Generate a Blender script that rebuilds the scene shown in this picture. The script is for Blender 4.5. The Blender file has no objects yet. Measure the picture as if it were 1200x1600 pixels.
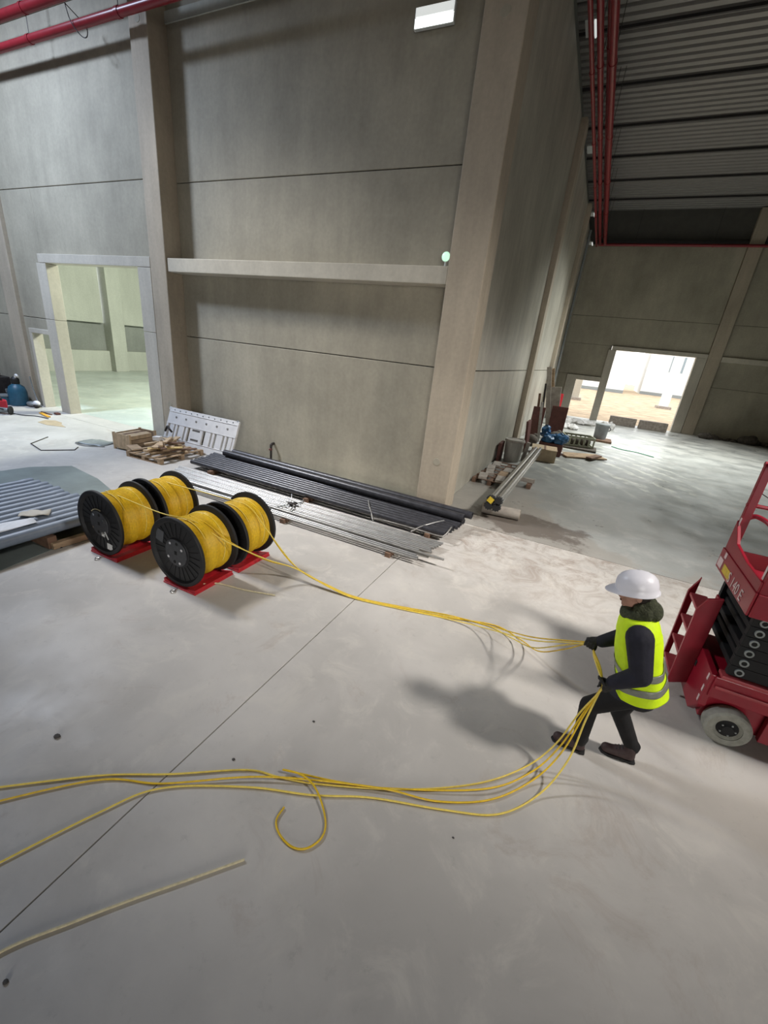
import bpy, math, random
from mathutils import Vector, Matrix
random.seed(7)
S = bpy.context.scene
COL = S.collection
PI = math.pi

# ------------------------------------------------------------------ camera
cd = bpy.data.cameras.new('camera'); cam = bpy.data.objects.new('camera', cd); COL.objects.link(cam)
right = Vector((0.89292984, 0.43843003, 0.10225166))
down = Vector((0.24800643, -0.28949057, -0.92449339))
fwd = Vector((-0.37572477, 0.8508668, -0.36722824))
m = Matrix((right, -down, -fwd)).transposed().to_4x4()
m.translation = Vector((2.245, -8.296, 3.2))
cam.matrix_world = m
cd.sensor_fit = 'VERTICAL'; cd.sensor_height = 36.0; cd.lens = 653.9 / 1600 * 36.0
cd.clip_start = 0.05; cd.clip_end = 400
S.camera = cam

# ------------------------------------------------------------------ sky, lamps, exposure
W = bpy.data.worlds.new('sky'); S.world = W; W.use_nodes = True
bg = W.node_tree.nodes['Background']; bg.inputs['Color'].default_value = (0.93, 0.97, 1.0, 1); bg.inputs['Strength'].default_value = 2.6

def area(name, loc, target, power, size, color=(1, 1, 1), spread=180):
    l = bpy.data.lights.new(name, 'AREA'); l.energy = power; l.color = color
    l.shape = 'SQUARE'; l.size = size; l.spread = math.radians(spread)
    o = bpy.data.objects.new(name, l); COL.objects.link(o); o.location = loc
    o.rotation_euler = (Vector(target) - Vector(loc)).to_track_quat('-Z', 'Y').to_euler()
    return o
area('high_bay_lamp_left_wall', (-13.0, -4.6, 11.6), (-12.0, -3.0, 0), 780, 1.1, (0.74, 0.88, 1.14), 140)
area('high_bay_lamp_left', (-11.5, -3.4, 11.6), (-1.8, -1.5, 0), 128, 1.2, (1.0, 0.96, 0.90), 47)
area('high_bay_lamp_right', (11.5, -3.8, 11.6), (1.6, -1.6, 0), 180, 1.2, (1.0, 0.95, 0.90), 47)
area('far_hall_fill', (7.5, 14.0, 11.6), (5.0, 13.0, 0), 900, 1.4, (0.96, 1.0, 0.98), 100)  # added lamp that brightens the far hall floor
area('low_front_fill', (8.5, -21.0, 4.0), (-1.5, 0.5, 1.0), 105, 5.0, (1.0, 0.97, 0.93), 54)  # added soft fill for the low walls; no loading door stands here
area('side_room_lamp', (-9.5, 8.5, 8.8), (-14, 6, 0), 2900, 2.5, (0.95, 1.0, 0.86))

S.view_settings.view_transform = 'Standard'; S.view_settings.look = 'None'
S.view_settings.exposure = 0.12; S.view_settings.gamma = 1.0
S.view_settings.use_curve_mapping = False

# ------------------------------------------------------------------ materials
def nd(nt, t, **kw):
    n = nt.nodes.new(t)
    for k, v in kw.items():
        if k.startswith('i_'): n.inputs[k[2:].replace('_', ' ')].default_value = v
        else: setattr(n, k, v)
    return n
def c4(c, k=1.0): return (c[0] * k, c[1] * k, c[2] * k, 1)

def mat(name, col, rough=0.6, metal=0.0, var=0.12, scale=6.0, bump=0.0, bscale=40.0, stretch=(1, 1, 1), emit=None, estr=0.0, coat=0.0, trans=0.0):
    M = bpy.data.materials.new(name); M.use_nodes = True; nt = M.node_tree
    b = nt.nodes['Principled BSDF']
    b.inputs['Roughness'].default_value = rough; b.inputs['Metallic'].default_value = metal
    if coat: b.inputs['Coat Weight'].default_value = coat
    if trans: b.inputs['Transmission Weight'].default_value = trans
    geo = nd(nt, 'ShaderNodeNewGeometry'); mp = nd(nt, 'ShaderNodeMapping'); mp.inputs['Scale'].default_value = stretch
    nt.links.new(geo.outputs['Position'], mp.inputs['Vector'])
    n = nd(nt, 'ShaderNodeTexNoise', i_Scale=scale, i_Detail=5.0, i_Roughness=0.6)
    nt.links.new(mp.outputs[0], n.inputs['Vector'])
    r = nd(nt, 'ShaderNodeValToRGB')
    r.color_ramp.elements[0].position = 0.3; r.color_ramp.elements[1].position = 0.7
    r.color_ramp.elements[0].color = c4(col, 1 - var); r.color_ramp.elements[1].color = c4(col, 1 + var)
    nt.links.new(n.outputs['Fac'], r.inputs['Fac']); nt.links.new(r.outputs['Color'], b.inputs['Base Color'])
    if bump:
        n2 = nd(nt, 'ShaderNodeTexNoise', i_Scale=bscale, i_Detail=3.0); nt.links.new(mp.outputs[0], n2.inputs['Vector'])
        bp = nd(nt, 'ShaderNodeBump', i_Strength=bump, i_Distance=0.02)
        nt.links.new(n2.outputs['Fac'], bp.inputs['Height']); nt.links.new(bp.outputs[0], b.inputs['Normal'])
    if emit:
        b.inputs['Emission Color'].default_value = c4(emit); b.inputs['Emission Strength'].default_value = estr
    return M

def concrete(name, col, rough=0.75, streak=0.25, blotch=0.22, coat=None):
    """precast concrete: big blotches, fine grain and vertical weather streaks"""
    M = bpy.data.materials.new(name); M.use_nodes = True; nt = M.node_tree; L = nt.links
    b = nt.nodes['Principled BSDF']; b.inputs['Roughness'].default_value = rough
    geo = nd(nt, 'ShaderNodeNewGeometry')
    n1 = nd(nt, 'ShaderNodeTexNoise', i_Scale=0.45, i_Detail=6.0, i_Roughness=0.62); L.new(geo.outputs['Position'], n1.inputs['Vector'])
    mp = nd(nt, 'ShaderNodeMapping'); mp.inputs['Scale'].default_value = (1.6, 1.6, 0.30); L.new(geo.outputs['Position'], mp.inputs['Vector'])
    n2 = nd(nt, 'ShaderNodeTexNoise', i_Scale=1.6, i_Detail=5.0, i_Roughness=0.65); L.new(mp.outputs[0], n2.inputs['Vector'])
    n3 = nd(nt, 'ShaderNodeTexNoise', i_Scale=14.0, i_Detail=4.0); L.new(geo.outputs['Position'], n3.inputs['Vector'])
    def rng(src, lo, hi):
        r = nd(nt, 'ShaderNodeMapRange'); r.inputs['From Min'].default_value = 0.3; r.inputs['From Max'].default_value = 0.7
        r.inputs['To Min'].default_value = lo; r.inputs['To Max'].default_value = hi; L.new(src, r.inputs['Value']); return r.outputs[0]
    a = rng(n1.outputs['Fac'], 1 - blotch, 1 + blotch * 0.6); s = rng(n2.outputs['Fac'], 1 - streak, 1 + streak * 0.5); g = rng(n3.outputs['Fac'], 0.95, 1.05)
    m1 = nd(nt, 'ShaderNodeMath', operation='MULTIPLY'); L.new(a, m1.inputs[0]); L.new(s, m1.inputs[1])
    m2 = nd(nt, 'ShaderNodeMath', operation='MULTIPLY'); L.new(m1.outputs[0], m2.inputs[0]); L.new(g, m2.inputs[1])
    mx = nd(nt, 'ShaderNodeVectorMath', operation='SCALE'); mx.inputs[0].default_value = col; L.new(m2.outputs[0], mx.inputs['Scale'])
    L.new(mx.outputs[0], b.inputs['Base Color'])
    bp = nd(nt, 'ShaderNodeBump', i_Strength=0.15, i_Distance=0.01); L.new(n3.outputs['Fac'], bp.inputs['Height']); L.new(bp.outputs[0], b.inputs['Normal'])
    return M

def floor_mat(name, col, dust, rough_lo, rough_hi, swirl=False, dark_patch=False, scuff=False):
    M = bpy.data.materials.new(name); M.use_nodes = True; nt = M.node_tree; L = nt.links
    b = nt.nodes['Principled BSDF']
    geo = nd(nt, 'ShaderNodeNewGeometry')
    def noise(scale, detail=5.0, rough=0.6, dist=0.0, vec=None):
        n = nd(nt, 'ShaderNodeTexNoise', i_Scale=scale, i_Detail=detail, i_Roughness=rough, i_Distortion=dist)
        L.new(vec or geo.outputs['Position'], n.inputs['Vector']); return n.outputs['Fac']
    def ramp(src, p0, p1, a=0.0, z=1.0):
        r = nd(nt, 'ShaderNodeMapRange', interpolation_type='SMOOTHSTEP')
        r.inputs['From Min'].default_value = p0; r.inputs['From Max'].default_value = p1
        r.inputs['To Min'].default_value = a; r.inputs['To Max'].default_value = z; L.new(src, r.inputs['Value']); return r.outputs[0]
    def mixc(f, c1, c2):
        x = nd(nt, 'ShaderNodeMix', data_type='RGBA')
        L.new(f, x.inputs[0])
        for s, c in ((6, c1), (7, c2)):
            if isinstance(c, tuple): x.inputs[s].default_value = c
            else: L.new(c, x.inputs[s])
        return x.outputs[2]
    c = mixc(ramp(noise(0.55, 6, 0.6, 0.4), 0.35, 0.68), c4(col, 0.86), c4(col, 1.08))
    c = mixc(ramp(noise(2.3, 6, 0.7, 0.6), 0.48, 0.72, 0, 0.85), c, c4(dust))
    c = mixc(ramp(noise(7.0, 7, 0.75), 0.56, 0.74, 0, 0.40), c, c4(col, 0.60))
    c = mixc(ramp(noise(1.1, 7, 0.75, 1.0), 0.56, 0.70, 0, 0.34), c, c4((0.33, 0.26, 0.215)))
    if scuff:
        sp_ = nd(nt, 'ShaderNodeSeparateXYZ'); L.new(geo.outputs['Position'], sp_.inputs[0])
        sm = nd(nt, 'ShaderNodeMath', operation='MULTIPLY'); L.new(ramp(sp_.outputs['Y'], -3.6, -1.0), sm.inputs[0]); L.new(ramp(noise(2.0, 8, 0.78, 1.2), 0.42, 0.66, 0, 0.75), sm.inputs[1])
        sm2 = nd(nt, 'ShaderNodeMath', operation='MULTIPLY'); L.new(sm.outputs[0], sm2.inputs[0]); L.new(ramp(sp_.outputs['X'], -2.0, 0.6), sm2.inputs[1])
        c = mixc(sm2.outputs[0], c, c4((0.27, 0.215, 0.175)))
    if swirl:
        sep = nd(nt, 'ShaderNodeSeparateXYZ'); L.new(geo.outputs['Position'], sep.inputs[0])
        # a paler trowelled disc on the browner slab, and chalky tyre tracks further back
        mpd = nd(nt, 'ShaderNodeMapping'); mpd.inputs['Location'].default_value = (-4.9, -3.1, 0); L.new(geo.outputs['Position'], mpd.inputs['Vector'])
        ld = nd(nt, 'ShaderNodeVectorMath', operation='LENGTH'); L.new(mpd.outputs[0], ld.inputs[0])
        la_ = nd(nt, 'ShaderNodeMath', operation='ADD'); L.new(ld.outputs['Value'], la_.inputs[0]); L.new(ramp(noise(1.2, 4), 0.3, 0.7, -0.35, 0.35), la_.inputs[1])
        out = ramp(la_.outputs[0], 3.15, 3.45); near = ramp(sep.outputs['Y'], 4.5, 1.5)
        fo = nd(nt, 'ShaderNodeMath', operation='MULTIPLY'); L.new(out, fo.inputs[0]); L.new(near, fo.inputs[1])
        fo2 = nd(nt, 'ShaderNodeMath', operation='MULTIPLY'); L.new(fo.outputs[0], fo2.inputs[0]); fo2.inputs[1].default_value = 0.55
        c = mixc(fo2.outputs[0], c, c4((0.30, 0.265, 0.225)))
        wv = nd(nt, 'ShaderNodeTexWave', wave_type='RINGS', rings_direction='SPHERICAL'); wv.inputs['Scale'].default_value = 0.42
        wv.inputs['Distortion'].default_value = 9.0; wv.inputs['Detail'].default_value = 4.0; wv.inputs['Detail Scale'].default_value = 0.55; wv.inputs['Detail Roughness'].default_value = 0.7
        mp = nd(nt, 'ShaderNodeMapping'); mp.inputs['Location'].default_value = (1.5, -3.5, 0); L.new(geo.outputs['Position'], mp.inputs['Vector'])
        L.new(mp.outputs[0], wv.inputs['Vector'])
        tr0 = ramp(wv.outputs['Fac'], 0.62, 0.95, 0, 0.75); tr1 = nd(nt, 'ShaderNodeMath', operation='MULTIPLY'); L.new(tr0, tr1.inputs[0]); L.new(ramp(noise(1.4, 6, 0.7), 0.4, 0.62), tr1.inputs[1]); tr = tr1.outputs[0]
        yy = ramp(sep.outputs['Y'], 4.0, 7.0); xx = ramp(sep.outputs['X'], 7.0, 4.2)
        f = nd(nt, 'ShaderNodeMath', operation='MULTIPLY'); L.new(tr, f.inputs[0]); L.new(yy, f.inputs[1])
        f2 = nd(nt, 'ShaderNodeMath', operation='MULTIPLY'); L.new(f.outputs[0], f2.inputs[0]); L.new(xx, f2.inputs[1])
        c = mixc(f2.outputs[0], c, c4((0.74, 0.73, 0.64)))
        dy = ramp(sep.outputs['Y'], 10.0, 18.0, 0, 0.7)
        f3 = nd(nt, 'ShaderNodeMath', operation='MULTIPLY'); L.new(dy, f3.inputs[0]); L.new(ramp(noise(0.8, 5), 0.35, 0.6), f3.inputs[1])
        c = mixc(f3.outputs[0], c, c4((0.70, 0.69, 0.63)))
    if dark_patch:
        # a dark brown patch with a noisy outline by the foot of the corner column
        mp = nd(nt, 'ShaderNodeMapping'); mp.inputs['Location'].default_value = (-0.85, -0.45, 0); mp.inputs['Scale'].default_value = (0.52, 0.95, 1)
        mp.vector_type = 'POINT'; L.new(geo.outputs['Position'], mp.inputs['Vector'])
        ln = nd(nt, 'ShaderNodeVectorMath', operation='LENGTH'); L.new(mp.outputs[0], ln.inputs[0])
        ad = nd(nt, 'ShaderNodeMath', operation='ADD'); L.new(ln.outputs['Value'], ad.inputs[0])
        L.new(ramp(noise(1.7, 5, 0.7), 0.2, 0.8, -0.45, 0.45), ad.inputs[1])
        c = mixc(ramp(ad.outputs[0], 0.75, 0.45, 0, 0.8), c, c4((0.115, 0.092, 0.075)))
    L.new(c, b.inputs['Base Color'])
    L.new(ramp(noise(0.9, 5), 0.3, 0.7, rough_lo, rough_hi), b.inputs['Roughness'])
    bp = nd(nt, 'ShaderNodeBump', i_Strength=0.08, i_Distance=0.01); L.new(noise(22.0, 4), bp.inputs['Height']); L.new(bp.outputs[0], b.inputs['Normal'])
    return M

M = {}
M['wall'] = concrete('precast_concrete', (0.40, 0.366, 0.285), 0.75, 0.12, 0.22)
M['wallb'] = concrete('streaked_concrete', (0.48, 0.455, 0.38), 0.42, 0.22, 0.25)
M['col'] = concrete('column_concrete', (0.46, 0.395, 0.305), 0.8, 0.16, 0.12)
M['frame'] = concrete('frame_concrete', (0.55, 0.51, 0.43), 0.8, 0.12, 0.12)
M['ledge'] = concrete('ledge_concrete', (0.56, 0.52, 0.43), 0.8, 0.1, 0.15)
M['back'] = mat('joint_backing', (0.05, 0.05, 0.045), 0.9)
M['floor'] = floor_mat('dusty_floor_concrete', (0.50, 0.475, 0.44), (0.56, 0.53, 0.48), 0.45, 0.75, scuff=True)
M['floor_new'] = floor_mat('smooth_floor_concrete', (0.34, 0.345, 0.325), (0.43, 0.42, 0.39), 0.26, 0.5, swirl=True, dark_patch=True)
M['floor_side'] = floor_mat('pale_floor_concrete', (0.47, 0.52, 0.48), (0.56, 0.58, 0.52), 0.3, 0.55)
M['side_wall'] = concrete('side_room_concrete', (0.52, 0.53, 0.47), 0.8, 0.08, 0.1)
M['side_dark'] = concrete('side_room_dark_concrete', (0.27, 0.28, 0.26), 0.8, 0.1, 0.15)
M['shaded_upper'] = mat('shaded_upper_wall', (0.10, 0.095, 0.085), 0.7, 0, 0.1, 3)  # shade below the roof put into the upper far wall's colour
M['deck'] = mat('grey_roof_deck', (0.30, 0.285, 0.27), 0.5, 0.3, 0.06, 3)
M['purlin'] = mat('dark_purlin_steel', (0.06, 0.055, 0.055), 0.6, 0.4)
M['redpipe'] = mat('red_pipe_paint', (0.25, 0.018, 0.026), 0.35, 0, 0.12, 5)
M['dirt'] = mat('brown_dirt', (0.50, 0.37, 0.24), 0.95, 0, 0.35, 0.9, 0.3, 5)
M['white_wall'] = mat('white_render', (0.80, 0.80, 0.78), 0.8, 0, 0.05, 0.6)
M['grey_glass'] = mat('grey_window_glass', (0.25, 0.30, 0.33), 0.2)
M['steel'] = mat('galvanised_steel', (0.47, 0.465, 0.455), 0.40, 0.8, 0.14, 12)
M['tube_steel'] = mat('polished_tube_steel', (0.66, 0.64, 0.60), 0.27, 0.9, 0.1, 9)
M['steel_dull'] = mat('dull_galvanised_steel', (0.36, 0.35, 0.33), 0.48, 0.75, 0.2, 9)
M['dark_pipe'] = mat('dark_coated_steel', (0.045, 0.045, 0.052), 0.38, 0.35, 0.35, 9)
M['bore'] = mat('black_bore', (0.012, 0.012, 0.012), 0.9)
M['grey_pvc'] = mat('grey_plastic_pipe', (0.20, 0.24, 0.30), 0.45, 0, 0.12, 5)
M['black'] = mat('black_plastic', (0.011, 0.011, 0.012), 0.58, 0, 0.2, 8)
M['black2'] = mat('worn_black_plastic', (0.035, 0.035, 0.038), 0.55, 0, 0.25, 8)
M['hub'] = mat('dark_grey_hub', (0.05, 0.052, 0.058), 0.5, 0, 0.2, 20)
M['cable'] = mat('yellow_cable_jacket', (0.70, 0.46, 0.015), 0.45, 0, 0.15, 30)
M['cable2'] = mat('pale_yellow_cable_jacket', (0.76, 0.58, 0.10), 0.45, 0, 0.12, 30)
M['cord'] = mat('pale_cord', (0.62, 0.55, 0.36), 0.8, 0, 0.15, 40)
M['redplate'] = mat('red_painted_plate', (0.46, 0.016, 0.025), 0.45, 0, 0.25, 14)
M['chrome'] = mat('bright_bolt_steel', (0.75, 0.75, 0.75), 0.25, 1.0, 0.05)
M['sticker'] = mat('white_sticker', (0.78, 0.78, 0.76), 0.6, 0, 0.06, 60)
M['sticker_dark'] = mat('grey_sticker', (0.085, 0.09, 0.10), 0.5, 0, 0.1, 40)
M['wood'] = mat('weathered_wood', (0.36, 0.255, 0.16), 0.8, 0, 0.35, 5, 0.2, 30, (1, 1, 4))
M['wood2'] = mat('pale_sawn_wood', (0.50, 0.37, 0.235), 0.8, 0, 0.25, 6, 0.2, 30, (3, 1, 1))
M['wood3'] = mat('dark_brown_wood', (0.17, 0.10, 0.065), 0.8, 0, 0.35, 6, 0.2, 30)
M['wood4'] = mat('yellowed_wood', (0.55, 0.40, 0.16), 0.75, 0, 0.2, 6)
M['greywood'] = mat('grey_weathered_wood', (0.36, 0.325, 0.285), 0.85, 0, 0.25, 5, 0.2, 25)
M['white_plastic'] = mat('white_barrier_plastic', (0.70, 0.69, 0.68), 0.5, 0, 0.08, 4)
M['hole'] = mat('dark_recess', (0.10, 0.09, 0.08), 0.9)
M['sheet'] = mat('grey_green_patch', (0.215, 0.25, 0.24), 0.42, 0, 0.2, 1.5)
M['paper'] = mat('white_paper', (0.75, 0.76, 0.78), 0.7, 0, 0.08, 8)
M['lift_red'] = mat('lift_red_paint', (0.27, 0.006, 0.020), 0.38, 0, 0.12, 5, coat=0.15)
M['lift_red_lit'] = mat('lift_red_lit_tops', (0.36, 0.05, 0.06), 0.45, 0, 0.2, 9)  # light from above put into this paler red of flange, trim and steps
M['lift_black'] = mat('lift_black_steel', (0.004, 0.004, 0.005), 0.75, 0.0, 0.2, 8)
M['tyre'] = mat('grey_solid_tyre', (0.27, 0.27, 0.235), 0.85, 0, 0.22, 14)
M['yellow_label'] = mat('yellow_warning_label', (0.62, 0.44, 0.03), 0.5, 0, 0.2, 30)
M['letter'] = mat('pale_lettering', (0.66, 0.52, 0.52), 0.6)
M['skin'] = mat('skin', (0.43, 0.235, 0.17), 0.55, 0, 0.1, 20)
M['navy'] = mat('dark_navy_jacket', (0.010, 0.010, 0.019), 0.8, 0, 0.3, 12, 0.35, 14)
M['trouser'] = mat('black_trousers', (0.006, 0.0055, 0.006), 0.9, 0, 0.3, 12, 0.35, 16)
M['vest'] = mat('fluorescent_yellow_fabric', (0.70, 0.97, 0.004), 0.7, 0, 0.06, 9, 0.5, 12)
M['band'] = mat('grey_reflective_band', (0.24, 0.25, 0.21), 0.4, 0.2, 0.1, 30)
M['helmet'] = mat('white_helmet_plastic', (0.80, 0.79, 0.84), 0.35, 0, 0.03, 4)
M['olive'] = mat('olive_fleece', (0.045, 0.05, 0.026), 0.95, 0, 0.5, 40, 0.6, 60)
M['glove'] = mat('black_work_glove', (0.014, 0.013, 0.013), 0.75, 0, 0.3, 30, 0.3, 60)
M['boot'] = mat('dark_brown_boot', (0.045, 0.024, 0.023), 0.65, 0, 0.3, 20)
M['sole'] = mat('black_sole', (0.012, 0.011, 0.011), 0.8)
M['hair'] = mat('dark_hair', (0.02, 0.014, 0.01), 0.8)
M['eye'] = mat('dark_eye', (0.02, 0.015, 0.012), 0.3)
M['teal'] = mat('blue_plastic', (0.022, 0.10, 0.16), 0.45, 0, 0.2, 6)
M['bluebag'] = mat('blue_plastic_bag', (0.022, 0.10, 0.22), 0.45, 0, 0.4, 9, 0.6, 14)
M['redcan'] = mat('bright_red_plastic', (0.52, 0.015, 0.04), 0.4, 0, 0.12, 9)
M['darkmetal'] = mat('dark_grime_metal', (0.035, 0.03, 0.028), 0.6, 0.3, 0.4, 9)
M['greymetal'] = mat('grey_tool_metal', (0.26, 0.28, 0.28), 0.5, 0.3, 0.2, 15)
M['orange'] = mat('orange_paint', (0.72, 0.36, 0.03), 0.5, 0, 0.2, 15)
M['cardboard'] = mat('brown_cardboard', (0.42, 0.33, 0.215), 0.85, 0, 0.15, 6)
M['rust'] = mat('red_brown_board', (0.11, 0.036, 0.028), 0.6, 0, 0.3, 5)
M['bucket'] = mat('stained_grey_bucket', (0.42, 0.40, 0.36), 0.6, 0, 0.3, 5, 0, 10, (1, 1, 0.2))
M['crate_green'] = mat('pale_green_crate_plastic', (0.33, 0.34, 0.25), 0.6, 0, 0.25, 9)
M['bin'] = mat('grey_bin_plastic', (0.20, 0.21, 0.22), 0.5, 0, 0.15, 5)
M['green_cord'] = mat('green_cord', (0.05, 0.36, 0.20), 0.6)
M['block'] = mat('rough_concrete_block', (0.36, 0.31, 0.27), 0.9, 0, 0.3, 8, 0.4, 30)
M['rubble'] = mat('dark_rubble', (0.09, 0.075, 0.06), 0.9, 0, 0.5, 8, 0.5, 20)
M['wrap'] = mat('white_wrapping', (0.70, 0.68, 0.66), 0.6, 0, 0.15, 6, 0.5, 9)
M['redsign'] = mat('red_sign', (0.62, 0.02, 0.035), 0.5, 0, 0.05)
M['lamp'] = mat('lit_lamp_diffuser', (0.9, 0.9, 0.9), 0.4, emit=(0.93, 1.0, 0.97), estr=2.2)
M['lamp_soft'] = mat('dim_lamp_diffuser', (0.8, 0.8, 0.78), 0.4, emit=(0.93, 0.97, 0.94), estr=0.55)
M['lamp_body'] = mat('lamp_housing', (0.62, 0.64, 0.62), 0.45, 0, 0.05)
M['mint'] = mat('mint_lamp_lens', (0.6, 0.9, 0.7), 0.3, emit=(0.55, 1.0, 0.68), estr=0.75)
M['stone'] = mat('dark_pebble', (0.07, 0.065, 0.06), 0.8, 0, 0.3, 40)

# ------------------------------------------------------------------ mesh helpers
class MB:
    def __init__(s): s.v = []; s.f = []; s.mi = []
    def add(s, vs, fs, mi=0):
        o = len(s.v); s.v += [tuple(v) for v in vs]; s.f += [tuple(i + o for i in f) for f in fs]; s.mi += [mi] * len(fs); return s
    def box(s, x0, x1, y0, y1, z0, z1, mi=0, M4=None):
        vs = [Vector((x, y, z)) for z in (z0, z1) for y in (y0, y1) for x in (x0, x1)]
        if M4 is not None: vs = [M4 @ v for v in vs]
        return s.add(vs, [(0, 2, 3, 1), (4, 5, 7, 6), (0, 1, 5, 4), (2, 6, 7, 3), (0, 4, 6, 2), (1, 3, 7, 5)], mi)
    def bar(s, p0, p1, w, h, up=(0, 0, 1), mi=0):
        p0 = Vector(p0); p1 = Vector(p1); d = p1 - p0; l = d.length; d.normalize(); u = Vector(up)
        if abs(d.dot(u)) > 0.98: u = Vector((1, 0, 0))
        a = d.cross(u).normalized(); b = a.cross(d)
        R = Matrix((d, a, b)).transposed().to_4x4(); R.translation = p0
        return s.box(0, l, -w / 2, w / 2, -h / 2, h / 2, mi, R)
    def tube(s, pts, r, n=8, caps=True, mi=0, r1=None):
        pts = [Vector(p) for p in pts]; k = len(pts); rings = []; ref = None
        for i, p in enumerate(pts):
            t = (pts[min(i + 1, k - 1)] - pts[max(i - 1, 0)]).normalized()
            if ref is None:
                ref = Vector((0, 0, 1)) if abs(t.z) < 0.9 else Vector((1, 0, 0))
            a = t.cross(ref).normalized(); b = a.cross(t).normalized(); ref = b
            rr = r if r1 is None else r + (r1 - r) * i / (k - 1)
            rings.append([p + (a * math.cos(2 * PI * j / n) + b * math.sin(2 * PI * j / n)) * rr for j in range(n)])
        vs = [v for q in rings for v in q]; fs = []
        for i in range(k - 1):
            for j in range(n): fs.append((i * n + j, i * n + (j + 1) % n, (i + 1) * n + (j + 1) % n, (i + 1) * n + j))
        if caps: fs += [tuple(range(n))[::-1], tuple((k - 1) * n + j for j in range(n))]
        return s.add(vs, fs, mi)
    def lathe(s, prof, n=24, origin=(0, 0, 0), axis=(0, 0, 1), mi=0, closed=False):
        """prof: (radius, height along axis); open profiles are capped where the radius is not zero"""
        ax = Vector(axis).normalized(); ref = Vector((0, 0, 1)) if abs(ax.z) < 0.9 else Vector((1, 0, 0))
        a = ax.cross(ref).normalized(); b = ax.cross(a); o = Vector(origin)
        vs = [o + ax * h + (a * math.cos(2 * PI * j / n) + b * math.sin(2 * PI * j / n)) * max(r, 1e-5) for r, h in prof for j in range(n)]
        k = len(prof); fs = []
        for i in range(k if closed else k - 1):
            i2 = (i + 1) % k
            for j in range(n): fs.append((i * n + j, i * n + (j + 1) % n, i2 * n + (j + 1) % n, i2 * n + j))
        if not closed: fs += [tuple(range(n))[::-1], tuple((k - 1) * n + j for j in range(n))]
        return s.add(vs, fs, mi)
    def prism(s, poly, fn, d0, d1, mi=0):
        k = len(poly); vs = [fn(u, v, d0) for u, v in poly] + [fn(u, v, d1) for u, v in poly]
        fs = [tuple(range(k))[::-1], tuple(range(k, 2 * k))] + [(i, (i + 1) % k, k + (i + 1) % k, k + i) for i in range(k)]
        return s.add(vs, fs, mi)
    def ell(s, c, rx, ry, rz, nu=12, nv=8, mi=0, M3=None):
        vs = []; fs = []; c = Vector(c)
        for i in range(nv + 1):
            th = PI * i / nv
            for j in range(nu):
                p = Vector((rx * math.sin(th) * math.cos(2 * PI * j / nu), ry * math.sin(th) * math.sin(2 * PI * j / nu), rz * math.cos(th)))
                if M3 is not None: p = M3 @ p
                vs.append(c + p)
        for i in range(nv):
            for j in range(nu): fs.append((i * nu + j, i * nu + (j + 1) % nu, (i + 1) * nu + (j + 1) % nu, (i + 1) * nu + j))
        return s.add(vs, fs, mi)
    def capsule(s, p0, p1, r0, r1, n=12):
        """tapered limb with round ends"""
        p0 = Vector(p0); p1 = Vector(p1); d = (p1 - p0); l = d.length
        prof = [(r0 * math.sin(t), -r0 * math.cos(t)) for t in [PI / 2 * i / 4 for i in range(5)]]
        prof += [(r1 * math.cos(t), l + r1 * math.sin(t)) for t in [PI / 2 * i / 4 for i in range(5)]]
        return s.lathe(prof, n, p0, d)
    def mesh(s, name, mats, smooth=None):
        me = bpy.data.meshes.new(name); me.from_pydata(s.v, [], s.f); me.validate(); me.update()
        if not isinstance(mats, (list, tuple)): mats = [mats]
        for q in mats: me.materials.append(q)
        if len(mats) > 1 and len(me.polygons) == len(s.mi): me.polygons.foreach_set('material_index', s.mi)
        import bmesh
        bm = bmesh.new(); bm.from_mesh(me); bmesh.ops.remove_doubles(bm, verts=bm.verts, dist=1e-5); bmesh.ops.recalc_face_normals(bm, faces=bm.faces); bm.to_mesh(me); bm.free()
        if smooth:
            me.polygons.foreach_set('use_smooth', [True] * len(me.polygons)); me.set_sharp_from_angle(angle=math.radians(smooth))
        return me
    def build(s, name, mats, parent=None, smooth=None, bevel=0.0, loc=(0, 0, 0)):
        o = bpy.data.objects.new(name, s.mesh(name, mats, smooth)); COL.objects.link(o)
        o.location = loc
        if parent is not None: o.parent = parent
        if bevel:
            bv = o.modifiers.new('bevel', 'BEVEL'); bv.width = bevel; bv.segments = 2; bv.limit_method = 'ANGLE'
        return o

def crumple(mb, amp, freq, seed=0.0):
    from mathutils import noise
    out = []
    for v in mb.v:
        p = Vector(v) * freq + Vector((seed, seed * 1.7, 0)); d = Vector((noise.noise(p), noise.noise(p + Vector((31, 7, 3))), noise.noise(p + Vector((5, 57, 11)))))
        out.append(tuple(Vector(v) + d * amp))
    mb.v = out; return mb
def tag(o, label=None, cat=None, group=None, kind=None):
    if label: o['label'] = label
    if cat: o['category'] = cat
    if group: o['group'] = group
    if kind: o['kind'] = kind
    return o
def empty(name, loc=(0, 0, 0), rz=0.0, label=None, cat=None, group=None, kind=None, rot=None):
    o = bpy.data.objects.new(name, None); COL.objects.link(o); o.location = loc; o.rotation_euler = rot or (0, 0, rz)
    o.empty_display_size = 0.1
    return tag(o, label, cat, group, kind)
def copy_tree(o, parent=None, loc=None, rot=None, label=None):
    c = o.copy(); COL.objects.link(c)
    if parent is not None: c.parent = parent
    if loc is not None: c.location = loc
    if rot is not None: c.rotation_euler = rot
    if label: c['label'] = label
    for ch in list(o.children): copy_tree(ch, c)
    return c
def struct(name, mb, m_, parent=None, **k):
    o = mb.build(name, m_, parent, **k); o['kind'] = 'structure'; return o
def boxo(name, dims, m_, parent=None, bevel=0.0):
    return MB().box(*dims).build(name, m_, parent, bevel=bevel)
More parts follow.
